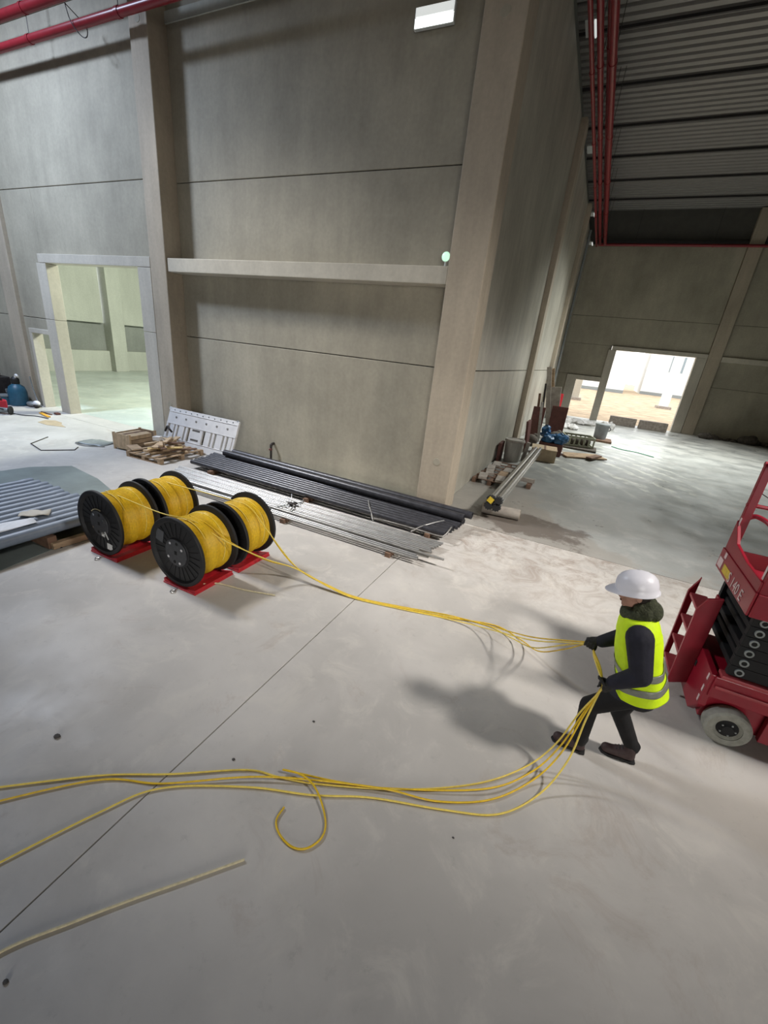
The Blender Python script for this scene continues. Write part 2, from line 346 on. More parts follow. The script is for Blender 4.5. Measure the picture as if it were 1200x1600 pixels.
def spline(pts, sub=8):
    P = [Vector(p) for p in pts]; P = [P[0] * 2 - P[1]] + P + [P[-1] * 2 - P[-2]]; out = []
    for i in range(1, len(P) - 2):
        a, b, c, d = P[i - 1:i + 3]
        for k in range(sub):
            t = k / sub
            out.append(0.5 * ((2 * b) + (c - a) * t + (2 * a - 5 * b + 4 * c - d) * t * t + (3 * b - a - 3 * c + d) * t ** 3))
    out.append(P[-2]); return out
ORD = ['first', 'second', 'third', 'fourth', 'fifth', 'sixth', 'seventh', 'eighth', 'ninth', 'tenth', 'eleventh', 'twelfth', 'thirteenth', 'fourteenth', 'fifteenth', 'sixteenth']
def RZ(a): return Matrix.Rotation(a, 4, 'Z')

# ------------------------------------------------------------------ floor: slabs with open joints over a dark bed
fl = empty('floor', kind='structure')
boxo('joint_bed', (-26, 20.5, -24, 24.3, -0.30, -0.05), M['back'], fl)
J = 0.006
for x0, x1, y0, y1, mm in ((-26, 0.065 - J, -24, -0.31 - J, 'floor'), (0.065 + J, 20.5, -24, -0.31 - J, 'floor'),
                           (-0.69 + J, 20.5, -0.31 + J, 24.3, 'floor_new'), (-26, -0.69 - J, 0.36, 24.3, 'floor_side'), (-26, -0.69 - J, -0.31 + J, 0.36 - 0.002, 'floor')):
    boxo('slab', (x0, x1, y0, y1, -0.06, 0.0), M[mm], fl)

# ------------------------------------------------------------------ wall behind the pipes (faces the camera), door openings at its left
H1, H2, H3, HT = 2.89, 6.34, 9.80, 12.0
wa = empty('wall_left', kind='structure')
def panel(d, m_='wall', parent=wa): return boxo('concrete_panel', d, M[m_], parent, 0.012)
G = 0.008
bk = MB().box(-8.2, -0.6, 0.60, 0.72, 0, HT).box(-24, -15.3, 0.24, 0.42, 0, HT).box(-15.3, -8.5, 0.24, 0.34, 4.6, HT).box(-15.3, -14.75, 0.24, 0.34, 0, 4.6).box(-14.75, -13.7, 0.24, 0.34, 2.45, 4.6)
bk.build('joint_backing', M['back'], wa)
for z0, z1 in ((0, H1), (H1, H2), (H2, H3), (H3, HT)):
    panel((-8.09, -0.69, 0.48, 0.62, z0 + (G if z0 else 0), z1 - G))
    panel((-24, -15.85, 0.12, 0.26, z0 + (G if z0 else 0), z1 - G))
panel((-15.2, -14.75, 0.12, 0.345, 0, H1 - G)); panel((-14.75, -13.72, 0.12, 0.345, 2.42, H1 - G))
panel((-15.2, -13.6, 0.12, 0.26, H1 + G, H2 - G)); panel((-13.6, -8.66, 0.12, 0.26, 4.69, H2 - G))
panel((-15.2, -8.66, 0.12, 0.26, H2 + G, H3 - G)); panel((-15.2, -8.66, 0.12, 0.26, H3 + G, HT))
for x0, x1, y1 in ((-0.69, 0.0, 0.60), (-8.66, -8.09, 0.62), (-15.85, -15.2, 0.42), (-23.2, -22.6, 0.42)):
    boxo('column', (x0, x1, 0, y1, 0, HT), M['col'], wa, 0.02)
boxo('concrete_ledge', (-8.08, -0.70, 0.04, 0.475, 4.37, 4.67), M['ledge'], wa, 0.012)
for x, z in ((-8.36, 1.04), (-0.34, 8.02), (-8.37, 9.10), (-0.34, 1.05)): MB().lathe([(0.0, -0.006), (0.075, -0.006), (0.08, 0.004), (0.0, 0.004)], 18, (x, 0, z), (0, 1, 0)).build('anchor_plug', M['wall'], wa, smooth=40)
d1 = empty('door_1', kind='structure')
for x0, x1 in ((-13.72, -13.25), (-9.17, -8.675)):
    boxo('frame_post', (x0, x1, 0.005, 0.355, 0, H1 - 0.005), M['frame'], d1, 0.01)
    boxo('frame_post', (x0, x1, 0.005, 0.355, H1 + 0.005, 4.44), M['frame'], d1, 0.01)
boxo('lintel', (-13.60, -8.675, 0.005, 0.355, 4.45, 4.685), M['frame'], d1, 0.01)
d2 = empty('door_2', kind='structure')
boxo('frame_post', (-14.86, -14.72, 0.03, 0.355, 0, 2.42), M['frame'], d2, 0.01)
boxo('lintel', (-14.86, -13.72, 0.03, 0.355, 2.42, 2.56), M['frame'], d2, 0.01)

# ------------------------------------------------------------------ wall running away on the right of the corner column
wb = empty('wall_middle', kind='structure')
boxo('joint_backing', (-0.62, -0.30, 0.62, 24.2, 0, 10.35), M['back'], wb)
boxo('upper_wall', (-1.0, -0.66, 0.62, 24.2, 10.35, HT), M['side_dark'], wb)  # dark backing added to fill the gap and stop side-room light
for y0, y1 in ((0.61, 8.98), (9.62, 16.88), (17.52, 23.85)):
    for z0, z1 in ((0, H1), (H1, 10.4)):
        panel((-0.40, -0.19, y0, y1, z0 + (G if z0 else 0), z1 - G), 'wallb', wb)
for y0 in (9.0, 16.9): boxo('column', (-0.6, 0.0, y0, y0 + 0.6, 0, 10.4), M['col'], wb, 0.02)
# rain pipe on the last bay
MB().tube([(-0.08, 20.6, 0.0), (-0.08, 20.6, 10.2)], 0.07, 10).build('downpipe', M['greymetal'], wb, smooth=40)

# ------------------------------------------------------------------ far wall with two door openings to the outside
wf = empty('wall_far', kind='structure')
YF = 23.87
bk = MB().box(-0.6, 21, YF + 0.30, YF + 0.42, 4.7, 10.3).box(7.8, 21, YF + 0.30, YF + 0.42, 0, 4.7).box(-0.6, 2.6, YF + 0.30, YF + 0.42, 2.7, 4.7).box(-0.6, 0.4, YF + 0.30, YF + 0.42, 0, 2.7)
bk.build('joint_backing', M['back'], wf)
for z0, z1 in ((4.69, H2), (H2, 10.3)): panel((-0.35, 7.79, YF + 0.15, YF + 0.34, z0 + G, z1 - G), 'wall', wf)
panel((-0.35, 2.55, YF + 0.15, YF + 0.34, 2.76, 4.685), 'wall', wf); panel((-0.35, 0.375, YF + 0.15, YF + 0.34, 0, 2.745), 'wall', wf)
for x0, x1 in ((8.48, 15.8), (16.5, 21)):
    for z0, z1 in ((0, H1), (H1, H2), (H2, 10.3)): panel((x0, x1, YF + 0.16, YF + 0.28, z0 + (G if z0 else 0), z1 - G), 'wall', wf)
for x0 in (7.81, 15.81): boxo('column', (x0, x0 + 0.66, YF, YF + 0.42, 0, 12.0), M['col'], wf, 0.02)
boxo('concrete_ledge', (8.49, 15.8, YF + 0.01, YF + 0.155, 4.34, 4.62), M['ledge'], wf, 0.012)
boxo('upper_wall', (-1.0, 21, YF + 0.34, YF + 0.44, 10.25, HT + 0.3), M['shaded_upper'], wf)
boxo('top_beam', (0.2, 20, YF + 0.1, YF + 0.33, 10.31, 10.50), M['purlin'], wf)
d3 = empty('door_3', kind='structure')
boxo('frame_post', (2.45, 2.90, YF, YF + 0.40, 0, 4.45), M['frame'], d3, 0.01); boxo('frame_post', (7.24, 7.79, YF, YF + 0.40, 0, 4.45), M['frame'], d3, 0.01)
boxo('lintel', (2.62, 7.79, YF, YF + 0.40, 4.455, 4.685), M['frame'], d3, 0.01)
d4 = empty('door_4', kind='structure')
boxo('frame_post', (0.38, 0.98, YF + 0.02, YF + 0.40, 0, 2.74), M['frame'], d4, 0.01); boxo('lintel', (0.985, 2.445, YF + 0.02, YF + 0.40, 2.45, 2.74), M['frame'], d4, 0.01)

# ------------------------------------------------------------------ unseen walls that close the hall
struct('wall_right', MB().box(20.0, 20.3, -24, 24.5, 0, 12.4), M['wall'])
struct('wall_near', MB().box(-26, 20.3, -24.3, -24, 0, 12.4), M['wall'])
struct('wall_outer', MB().box(-24.3, -24, -24, 0.3, 0, 12.4), M['wall'])

# ------------------------------------------------------------------ side room seen through the left doors
ws = empty('wall_side_room', kind='structure')
boxo('plinth', (-25.3, -25.0, 0.45, 22.2, 0, 1.17), M['side_wall'], ws, 0.01)
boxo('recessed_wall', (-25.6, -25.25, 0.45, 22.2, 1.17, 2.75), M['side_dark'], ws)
for y0, y1 in ((0.45, 8.95), (10.05, 18.95), (19.05, 22.2)): boxo('concrete_panel', (-25.3, -25.0, y0, y1, 2.73, 9.2), M['side_wall'], ws, 0.01)
for y0 in (9.0, 19.0): boxo('column', (-25.3, -24.55, y0 + 0.1, y0 + 0.95, 0, 9.2), M['side_wall'], ws, 0.02)
struct('wall_side_room_back', MB().box(-25.6, -0.65, 22.2, 22.5, 0, 9.4), M['side_wall'])
struct('ceiling_side_room', MB().box(-25.6, -0.65, 0.45, 22.5, 9.2, 9.4), M['side_wall'])

# ------------------------------------------------------------------ ceiling: ribbed deck bays between dark purlins
ce = empty('ceiling', kind='structure')
ZC = 12.05
ys = [-24.0 + 2.76 * i for i in range(19)]; off = 8.35 - ys[12]; ys = [y + off for y in ys]
for i in range(len(ys) - 1):
    y0, y1 = ys[i], ys[i + 1]; n = 8; mb = MB(); p = (y1 - y0) / n; prof = []
    for k in range(n):
        a = y0 + k * p; prof += [(a, ZC), (a + p * 0.55, ZC), (a + p * 0.65, ZC + 0.08), (a + p * 0.9, ZC + 0.08)]
    prof += [(y1, ZC), (y1, ZC + 0.16), (y0, ZC + 0.16)]
    mb.prism(prof, lambda u, v, d: (d, u, v), -26, 20.3); mb.build('deck_panel', M['deck'], ce)
for y in ys[1:-1]: boxo('purlin', (-26, 20.3, y - 0.035, y + 0.035, ZC - 0.07, ZC), M['purlin'], ce)

# ------------------------------------------------------------------ outside
struct('ground_outside', MB().box(-60, 80, 24.31, 140, -0.3, -0.02), M['dirt'])
def building(name, x0, x1, y0, y1, h, label, wins):
    r = empty(name, ((x0 + x1) / 2, y0, -0.02), 0, label, 'building')
    dx = (x1 - x0) / 2
    boxo('wall', (-dx, dx, 0, y1 - y0, 0, h), M['white_wall'], r); boxo('roof', (-dx - 0.3, dx + 0.3, -0.3, y1 - y0 + 0.3, h, h + 0.35), M['white_wall'], r)
    boxo('base_band', (-dx, dx, -0.06, 0, 0, 0.5), M['greymetal'], r)
    for a, b, c, d in wins:
        w = boxo('window', (a - 0.12, b + 0.12, -0.10, 0.05, c - 0.12, d + 0.12), M['white_wall'], r); boxo('pane', (a, b, -0.13, -0.09, c, d), M['grey_glass'], w)
    return r
building('white_building', -22, 6.5, 72, 86, 13, 'long white building across the dirt yard with one dark window', [(8.9, 10.6, 4.2, 6.0)])
building('white_building', 9.5, 34, 80, 94, 15, 'second white building standing further right across the dirt yard', [(-9, -7, 4, 6.5), (-4, -2, 4, 6.5)])
for x, y, lab in ((9.4, 47.0, 'concrete column standing in the yard seen through the wide far door'), (0.55, 42.0, 'slim concrete column in the yard seen through the narrow far door')):
    r = empty('yard_column', (x, y, -0.02), 0, lab, 'column', 'columns in the yard')
    boxo('shaft', (-0.42, 0.42, -0.42, 0.42, 0, 11), M['white_wall'] if x > 5 else M['frame'], r); boxo('footing', (-0.7, 0.7, -0.7, 0.7, 0, 0.25), M['block'], r)
    boxo('head', (-0.55, 0.55, -0.8, 0.8, 10.6, 11.2), M['white_wall'], r)
for x0, x1, y, rz, lab in ((3.62, 5.16, 22.95, 0.0, 'left of two rough concrete blocks lying across the wide far doorway'), (5.34, 6.90, 22.85, 0.06, 'right of two rough concrete blocks lying across the wide far doorway')):
    mb = MB(); L_ = x1 - x0
    mb.prism([(0, 0), (0.42, 0), (0.38, 0.52), (0.04, 0.52)], lambda u, v, d: (d, u, v), 0, L_)
    tag(mb.build('concrete_block', M['block'], bevel=0.02, loc=(x0, y, 0)), lab, 'block', 'concrete blocks in the far doorway').rotation_euler.z = rz

# ------------------------------------------------------------------ red sprinkler pipes and lamps
def red_pipe(p0, p1, r, label, hang, clamp=True):
    d = (Vector(p1) - Vector(p0)); t = empty('sprinkler_pipe', p0, 0, label, 'pipe', 'red sprinkler pipes')
    MB().tube([(0, 0, 0), d], r, 14).build('pipe', M['redpipe'], t, smooth=40)
    n = hang
    for k in range(n):
        q = d * ((k + 0.5) / n); u = d.normalized()
        MB().lathe([(r + 0.012, -0.05), (r + 0.012, 0.05)], 14, q, u).build('coupling', M['redpipe'], t, smooth=40)
        MB().tube([q + Vector((0, 0, r)), q + Vector((0, 0, 12.0 - p0[2]))], 0.008, 6).build('hanger_rod', M['purlin'], t)
    return t
red_pipe((-23, -0.30, 9.05), (-0.5, -0.30, 9.05), 0.085, 'lower red sprinkler pipe along the top of the left wall', 7)
red_pipe((-23, -0.34, 9.57), (-0.5, -0.34, 9.57), 0.10, 'upper red sprinkler pipe along the top of the left wall', 7)
red_pipe((0.22, 0.4, 10.10), (0.22, 23.6, 10.10), 0.055, 'leftmost thin red sprinkler pipe running back under the roof', 6)
red_pipe((0.38, 0.4, 10.22), (0.38, 23.6, 10.22), 0.075, 'second red sprinkler pipe from the corner running back under the roof', 6)
red_pipe((0.66, 0.4, 10.24), (0.66, 23.6, 10.24), 0.09, 'thickest red sprinkler pipe running back nearest the ribbed deck', 6)
red_pipe((0.5, 0.4, 10.55), (0.5, 23.6, 10.55), 0.06, 'red sprinkler pipe running back above the other three', 6)
red_pipe((0.3, 23.70, 10.20), (19.8, 23.70, 10.20), 0.075, 'red sprinkler pipe crossing the top of the far wall', 5)
# thin cable looped over the left pipe
tag(MB().tube(spline([(-10.05, -0.44, 9.35), (-9.95, -0.42, 9.05), (-9.75, -0.36, 8.82), (-9.62, -0.32, 8.80), (-9.7, -0.24, 8.98), (-9.9, -0.20, 9.15), (-10.05, -0.44, 9.35)]), 0.010, 6).build('wire_loop', M['purlin'], smooth=60), 'thin dark wire looped around the lower red pipe at top left', 'wire')

wl = empty('wall_lamp', (-1.67, 0.48, 8.37), 0, 'bright rectangular floodlight lit high on the panelled concrete wall', 'lamp')
boxo('housing', (-0.36, 0.36, -0.10, -0.03, -0.14, 0.14), M['lamp_body'], wl, 0.01)
boxo('bracket', (-0.08, 0.08, -0.035, 0.0, -0.06, 0.06), M['lamp_body'], wl)
for a, b in ((-0.13, -0.005), (0.008, 0.13)):
    boxo('diffuser', (-0.34, 0.34, -0.112, -0.095, a, b), M['lamp'] if a < 0 else M['lamp_soft'], wl, 0.004)
for y, z, lab in ((6.3, 11.0, 'nearest short lit tube lamp among the red pipes under the roof'), (12.0, 10.62, 'middle short lit tube lamp among the red pipes under the roof'), (18.9, 10.45, 'third short lit tube lamp among the red pipes'), (22.2, 9.9, 'furthest short lit tube lamp, by the corner of the far wall')):
    t = empty('tube_lamp', (0.10, y, z), 0, lab, 'lamp', 'tube lamps under the roof')
    boxo('housing', (-0.28, -0.02, -0.32, 0.32, 0.02, 0.07), M['lamp_body'], t); MB().tube([(-0.04, -0.30, 0.0), (-0.04, 0.30, 0.0)], 0.028, 10).build('tube', M['lamp_soft'], t, smooth=40)
rl = empty('signal_lamp', (-0.79, 0.12, 4.67), 0, 'small round mint green lamp glowing on the end of the concrete ledge', 'lamp')
MB().lathe([(0.03, 0), (0.02, 0.02), (0.018, 0.08)], 12).build('stem', M['lamp_body'], rl, smooth=40)
MB().lathe([(0.085, 0.02), (0.09, 0.0), (0.085, -0.02)], 24, (0, 0, 0.16), (0, 1, 0)).build('rim', M['lamp_body'], rl, smooth=40)
MB().lathe([(0.0, -0.045), (0.04, -0.04), (0.07, -0.03), (0.08, -0.018)], 24, (0, 0, 0.16), (0, 1, 0)).build('lens', M['mint'], rl, smooth=60)

# ------------------------------------------------------------------ cable reels on red plates
RX, RFX = -3.46, -1.98   # axle x of left and right pairs
RR, RWD = 0.475, 0.60
def make_reel():
    r = empty('cable_reel')
    for s_, y in ((-1, 0.0), (1, RWD)):
        mb = MB(); e = 0.045
        # dished flange with a rolled rim, concentric steps and radial ribs on its outer face
        prof = [(0.0, 0.022), (0.19, 0.022), (0.20, 0.030), (0.40, 0.030), (0.425, 0.0), (RR - 0.008, 0.0), (RR, 0.008), (RR, e - 0.006), (RR - 0.01, e), (0.0, e)]
        if s_ < 0: pr = [(a, b) for a, b in prof]
        else: pr = [(a, -b) for a, b in prof]
        mb.lathe(pr, 56, (0, y, RR), (0, 1, 0))
        f = mb.build('flange', M['black'], r, smooth=35)
        mb = MB()
        for k in range(24):
            a = 2 * PI * k / 24; c_, s2 = math.cos(a), math.sin(a); yy = y + s_ * -1 * 0.026
            mb.bar((c_ * 0.215, yy + (0 if s_ < 0 else 0), RR + s2 * 0.215), (c_ * 0.40, yy, RR + s2 * 0.40), 0.008, 0.005, (0, 1, 0))
        mb.build('flange_ribs', M['black'], f)
        MB().lathe([(0.0, 0), (0.185, 0), (0.19, 0.006), (0.19, 0.022)] if s_ < 0 else [(0.0, 0), (0.185, 0), (0.19, -0.006), (0.19, -0.022)], 40, (0, y + (0.0 if s_ < 0 else 0.0), RR), (0, 1, 0)).build('hub_plate', M['hub'], r, smooth=35)
        if s_ < 0:
            MB().box(-0.02, 0.02, -0.003, 0.004, RR - 0.024, RR + 0.024).build('axle_hole', M['bore'], r)
            for k in range(4):
                a = 0.55 + k * PI / 2
                MB().lathe([(0.020, -0.012), (0.020, 0.0)], 6, (0.145 * math.cos(a), 0, RR + 0.145 * math.sin(a)), (0, 1, 0)).build('bolt', M['chrome'], r)
            for k in range(2):
                a = 1.35 + k * PI
                MB().lathe([(0.022, -0.002), (0.022, 0.004)], 12, (0.135 * math.cos(a), 0, RR + 0.135 * math.sin(a)), (0, 1, 0)).build('drain_hole', M['bore'], r)
    # the wound cable: shallow turns, uneven layers
    rng = random.Random(3); prof = []; n = 34; y0, y1 = 0.046, RWD - 0.046
    for k in range(n + 1):
        base = 0.395 + 0.008 * math.sin(k * 0.5) + rng.uniform(-0.002, 0.002); yy = y0 + (y1 - y0) * k / n
        prof.append((base, yy))
        if k < n: prof.append((base + 0.008, yy + (y1 - y0) / n * 0.5))
    MB().lathe([(0.0, y0)] + prof + [(0.0, y1)], 48, (0, 0, RR), (0, 1, 0)).build('cable_winding', M['cable'], r, smooth=50)
    # loose diagonal turns on top of the winding
    mb = MB()
    for q in range(5):
        a0 = rng.uniform(0, 2 * PI); yy = rng.uniform(y0 + 0.04, y1 - 0.1); pts = []
        for k in range(20):
            a = a0 + k * 0.16; pts.append((0.403 * math.cos(a), yy + 0.05 * math.sin(k * 0.16 + q), RR + 0.403 * math.sin(a)))
        mb.tube(pts, 0.007, 6)
    mb.build('loose_turns', M['cable2'], r, smooth=60)
    return r
def make_plate():
    r = empty('reel_plate')
    mb = MB(); mb.box(-0.29, 0.29, 0, 0.66, 0, 0.022)
    mb.build('base', M['redplate'], r, bevel=0.004)
    for x in (-0.20, 0.20):
        MB().prism([(x - 0.085, 0.022), (x + 0.085, 0.022), (x + (0.085 if x > 0 else -0.085), 0.066)], lambda u, v, d: (u, d, v), 0.01, 0.65).build('wedge', M['redplate'], r, bevel=0.003)
    MB().tube(spline([(0.0, 0.0, 0.012), (0.0, -0.05, 0.012), (0.03, -0.09, 0.012), (0.0, -0.12, 0.012), (-0.03, -0.09, 0.012), (0.0, -0.05, 0.012)]), 0.008, 6).build('pull_eye', M['chrome'], r, smooth=60)
    return r
PZ = 0.024
names = {('l', 0): 'front left black cable reel full of yellow cable with two white stickers on its flange',
         ('r', 0): 'front right black cable reel of yellow cable, nearest the camera, grey sticker on flange',
         ('l', 1): 'rear left black cable reel of yellow cable beside the galvanised pipes',
         ('r', 1): 'rear right black cable reel of yellow cable beside the bare floor'}
plates = {('l', 0): 'red steel plate under the front left cable reel', ('r', 0): 'red steel plate under the front right cable reel',
          ('l', 1): 'red steel plate under the rear left cable reel', ('r', 1): 'red steel plate under the rear right cable reel'}
SPOTS = {('l', 0): (RX, -5.12), ('r', 0): (RFX, -5.09), ('l', 1): (RX - 0.02, -4.40), ('r', 1): (RFX + 0.03, -4.36)}
reel0 = plate0 = None; REELS = {}
for k_, (x, y) in SPOTS.items():
    if reel0 is None: reel0 = make_reel(); rr = reel0; plate0 = make_plate(); pp = plate0
    else: rr = copy_tree(reel0); pp = copy_tree(plate0)
    rr.location = (x, y, PZ); pp.location = (x + 0.04, y - 0.03, 0)
    tag(rr, names[k_], 'reel', 'yellow cable reels'); tag(pp, plates[k_], 'plate', 'red plates under the reels'); REELS[k_] = rr
    for ch in rr.children:
        if ch.name.startswith('bolt'): pass
def yb(x0, x1, z0, z1, m_, parent, rot=0, c=(0, 0)):
    R = Matrix.Translation((c[0], 0.028, c[1])) @ Matrix.Rotation(rot, 4, 'Y')
    return MB().box(x0, x1, -0.002, 0.001, z0, z1, 0, R)
a = REELS[('l', 0)]
MB().box(-0.055, 0.055, -0.003, 0.001, -0.05, 0.05, 0, Matrix.Translation((0.13, 0.026, 0.14)) @ Matrix.Rotation(0.1, 4, 'Y')).build('sticker', M['sticker'], a)['label'] = 'white square sticker'
MB().box(-0.03, 0.03, -0.003, 0.001, -0.028, 0.028, 0, Matrix.Translation((0.07, -0.004, 0.325)) @ Matrix.Rotation(0.15, 4, 'Y')).build('sticker', M['sticker'], a)['label'] = 'small white sticker'
MB().box(-0.012, 0.012, -0.003, 0.001, -0.06, 0.06, 0, Matrix.Translation((0.145, -0.004, 0.33)) @ Matrix.Rotation(-0.5, 4, 'Y')).build('sticker', M['sticker'], a)['label'] = 'narrow white sticker strip'
MB().tube([(0.21 * math.cos(t) , 0.012, RR + 0.21 * math.sin(t)) for t in [1.3 + 0.08 * k for k in range(14)]], 0.007, 6).build('cable_tail', M['cord'], a, smooth=60)
a = REELS[('r', 0)]
MB().box(-0.065, 0.065, -0.003, 0.001, -0.085, 0.085, 0, Matrix.Translation((-0.30, 0.026, 0.63)) @ Matrix.Rotation(0.25, 4, 'Y')).build('sticker', M['sticker_dark'], a)['label'] = 'dark grey rectangular sticker'

# ------------------------------------------------------------------ long yellow cables pulled by the worker
HF = Vector((2.775, -4.66, 0.925)); HN = Vector((2.89, -5.075, 0.875))
def cable(i, pts, label, m_='cable', r=0.0072):
    o = MB().tube(spline(pts, 9), r, 8).build('yellow_cable', M[m_], smooth=60)
    return tag(o, label, 'cable', 'yellow cables being pulled')
zt = PZ + RR + 0.41
def bundle(i):   # the shared run across the floor to the far hand, each cable a little apart
    s = (i - 1.5)
    mid = [(-0.30, -4.03 + 0.012 * s, 0.06), (0.10, -3.985 + 0.014 * s, 0.014), (0.70, -3.84 + 0.02 * s, 0.014), (1.28, -3.68 + 0.03 * s, 0.014)]
    if i == 1: mid += [(1.85, -3.50, 0.014), (2.20, -3.62, 0.02), (2.42, -3.95, 0.18), (2.62, -4.40, 0.62)]
    elif i == 2: mid += [(1.75, -3.56, 0.014), (2.08, -3.66, 0.03), (2.35, -3.98, 0.22), (2.60, -4.40, 0.66)]
    else: mid += [(1.80 + 0.05 * s, -3.72 + 0.03 * s, 0.10), (2.30, -4.12 + 0.02 * s, 0.42), (2.60, -4.45 + 0.01 * s, 0.74)]
    return mid + [HF + Vector((-0.03, 0.0, 0.008 * s)), HF + Vector((0.015, -0.008 * s, 0.0)), HF + Vector((0.05, -0.08, -0.04 + 0.01 * s)), HN + Vector((-0.045 + 0.008 * s, 0.12, 0.06)), HN + Vector((-0.004, 0.008 * s, 0.012)), HN + Vector((0.0, -0.01 + 0.008 * s, -0.05))]
tails = [
    [(2.80, -5.12, 0.55), (2.70, -5.20, 0.22), (2.52, -5.38, 0.03), (2.20, -5.72, 0.012), (1.70, -6.07, 0.012), (1.10, -6.37, 0.012), (0.80, -6.48, 0.012), (0.55, -6.56, 0.012), (0.09, -6.87, 0.012), (-0.36, -7.15, 0.012), (-1.0, -7.66, 0.012)],
    [(2.83, -5.14, 0.55), (2.76, -5.24, 0.22), (2.60, -5.46, 0.03), (2.32, -5.80, 0.012), (1.95, -6.03, 0.012), (1.56, -6.16, 0.030), (1.05, -6.38, 0.034), (0.62, -6.60, 0.030), (0.10, -6.95, 0.012), (-0.34, -7.18, 0.012), (-0.95, -7.82, 0.012)],
    [(2.85, -5.17, 0.55), (2.81, -5.30, 0.22), (2.66, -5.56, 0.03), (2.40, -5.88, 0.012), (2.03, -6.06, 0.012), (1.50, -6.26, 0.012), (1.10, -6.47, 0.014), (0.65, -6.66, 0.012), (0.12, -6.98, 0.012), (-0.1, -7.32, 0.012), (-0.4, -7.98, 0.012)],
    [(2.82, -5.13, 0.55), (2.73, -5.22, 0.22), (2.56, -5.42, 0.03), (2.25, -5.76, 0.030), (1.60, -6.12, 0.012), (1.25, -6.27, 0.014), (0.95, -6.38, 0.030), (0.80, -6.43, 0.036), (0.93, -6.40, 0.046), (1.06, -6.41, 0.046), (1.18, -6.47, 0.030), (1.30, -6.58, 0.014), (1.33, -6.68, 0.012), (1.28, -6.78, 0.012), (1.19, -6.82, 0.012), (1.07, -6.80, 0.012), (0.99, -6.74, 0.012), (0.98, -6.64, 0.012)]]
lx, rx = RX, RFX
starts = [
    [(lx - 0.10, -4.90, zt - 0.01), (lx + 0.16, -4.88, zt - 0.03), (rx - 0.28, -5.03, PZ + 2 * RR - 0.02), (rx + 0.10, -4.86, zt - 0.02), (rx + 0.42, -4.70, 0.66), (rx + 0.80, -4.35, 0.36), (-0.85, -4.10, 0.20)],
    [(rx - 0.05, -4.80, zt), (rx + 0.22, -4.76, zt - 0.06), (rx + 0.46, -4.63, 0.62), (rx + 0.80, -4.33, 0.33), (-0.85, -4.08, 0.19)],
    [(lx - 0.06, -4.10, zt), (lx + 0.20, -4.08, zt - 0.03), (rx - 0.10, -4.06, zt - 0.0), (rx + 0.25, -4.02, zt - 0.05), (rx + 0.55, -4.02, 0.60), (-0.85, -4.05, 0.18)],
    [(rx + 0.05, -3.92, zt), (rx + 0.34, -3.90, zt - 0.13), (rx + 0.60, -3.93, 0.42), (-0.90, -4.02, 0.17)]]
labs = ['yellow cable from the front left reel, crossing over the front right reel', 'yellow cable from the front right reel, lowest where the strands meet',
        'yellow cable from the rear left reel, passing over the rear right reel', 'yellow cable from the rear right reel, ending in the open loop on the floor']
for i in range(4): cable(i, starts[i] + bundle(i) + tails[i], labs[i], 'cable' if i % 2 else 'cable2')
lone = cable(5, [(0.10, -8.2, 0.012), (0.17, -7.97, 0.012), (0.36, -7.73, 0.012), (0.535, -7.52, 0.012), (0.75, -7.28, 0.012), (0.97, -7.03, 0.012)], 'pale lone cable lying across the near floor at lower left', 'cord', 0.008); del lone['group']
tag(MB().tube(spline([(-1.72, -4.92, 0.05), (-1.62, -4.76, 0.015), (-1.25, -4.68, 0.012), (-0.84, -4.55, 0.012)]), 0.010, 6).build('cord', M['cord'], smooth=60), 'frayed pale cord trailing on the floor from the front right reel', 'cord')

# ------------------------------------------------------------------ steel pipes by the wall
rng = random.Random(11)
def pipe(name, p0, p1, r, m_, label, cat='pipe', group=None, wall=0.15):
    p0 = Vector(p0); d = Vector(p1) - p0; t = empty(name, p0, 0, label, cat, group); l = d.length; n = 14
    ri = r * (1 - wall)
    MB().lathe([(ri, 0), (r, 0), (r, l), (ri, l), (ri, l - 0.10), (0.0, l - 0.10), (0.0, 0.10), (ri, 0.10)], n, (0, 0, 0), d, closed=True).build('tube', m_, t, smooth=40)
    return t
n = 14
for k in range(n):
    y = -2.60 + k * 0.0635
    xr = [0.40, 0.38, 0.33, 0.52, 0.20, 0.30, 0.50, 0.47, 0.45, 0.48, 0.50, 0.52, 0.54, 0.55, 0.57, 0.60][k]
    xl = -5.95 + 0.03 * (n - k) + rng.uniform(-0.05, 0.05)
    o = pipe('galvanised_pipe', (xl, y + 0.02 + rng.uniform(-0.002, 0.002), 0.1025), (xr, y, 0.1025), 0.0215, M['steel'] if k % 3 else M['steel_dull'],
             '%s galvanised steel pipe counted from the front of the flat bundle beside the reels' % ORD[k], group='galvanised pipes laid side by side')
pipe('galvanised_pipe', (-5.0, -2.47, 0.160), (0.78, -2.43, 0.150), 0.020, M['steel_dull'], 'thin loose galvanised pipe on top of the bundle, sticking out furthest right', group='galvanised pipes laid side by side')
for x in (-5.2, -2.3, -0.15):
    tag(boxo('timber_bearer', (x, x + 0.09, -2.66, -1.70, 0, 0.08), M['wood3']), {-5.2: 'timber bearer under the left end of the galvanised pipes', -2.3: 'timber bearer under the middle of the galvanised pipes', -0.15: 'timber bearer under the right end of the galvanised pipes'}[x], 'timber', 'bearers under the pipes')
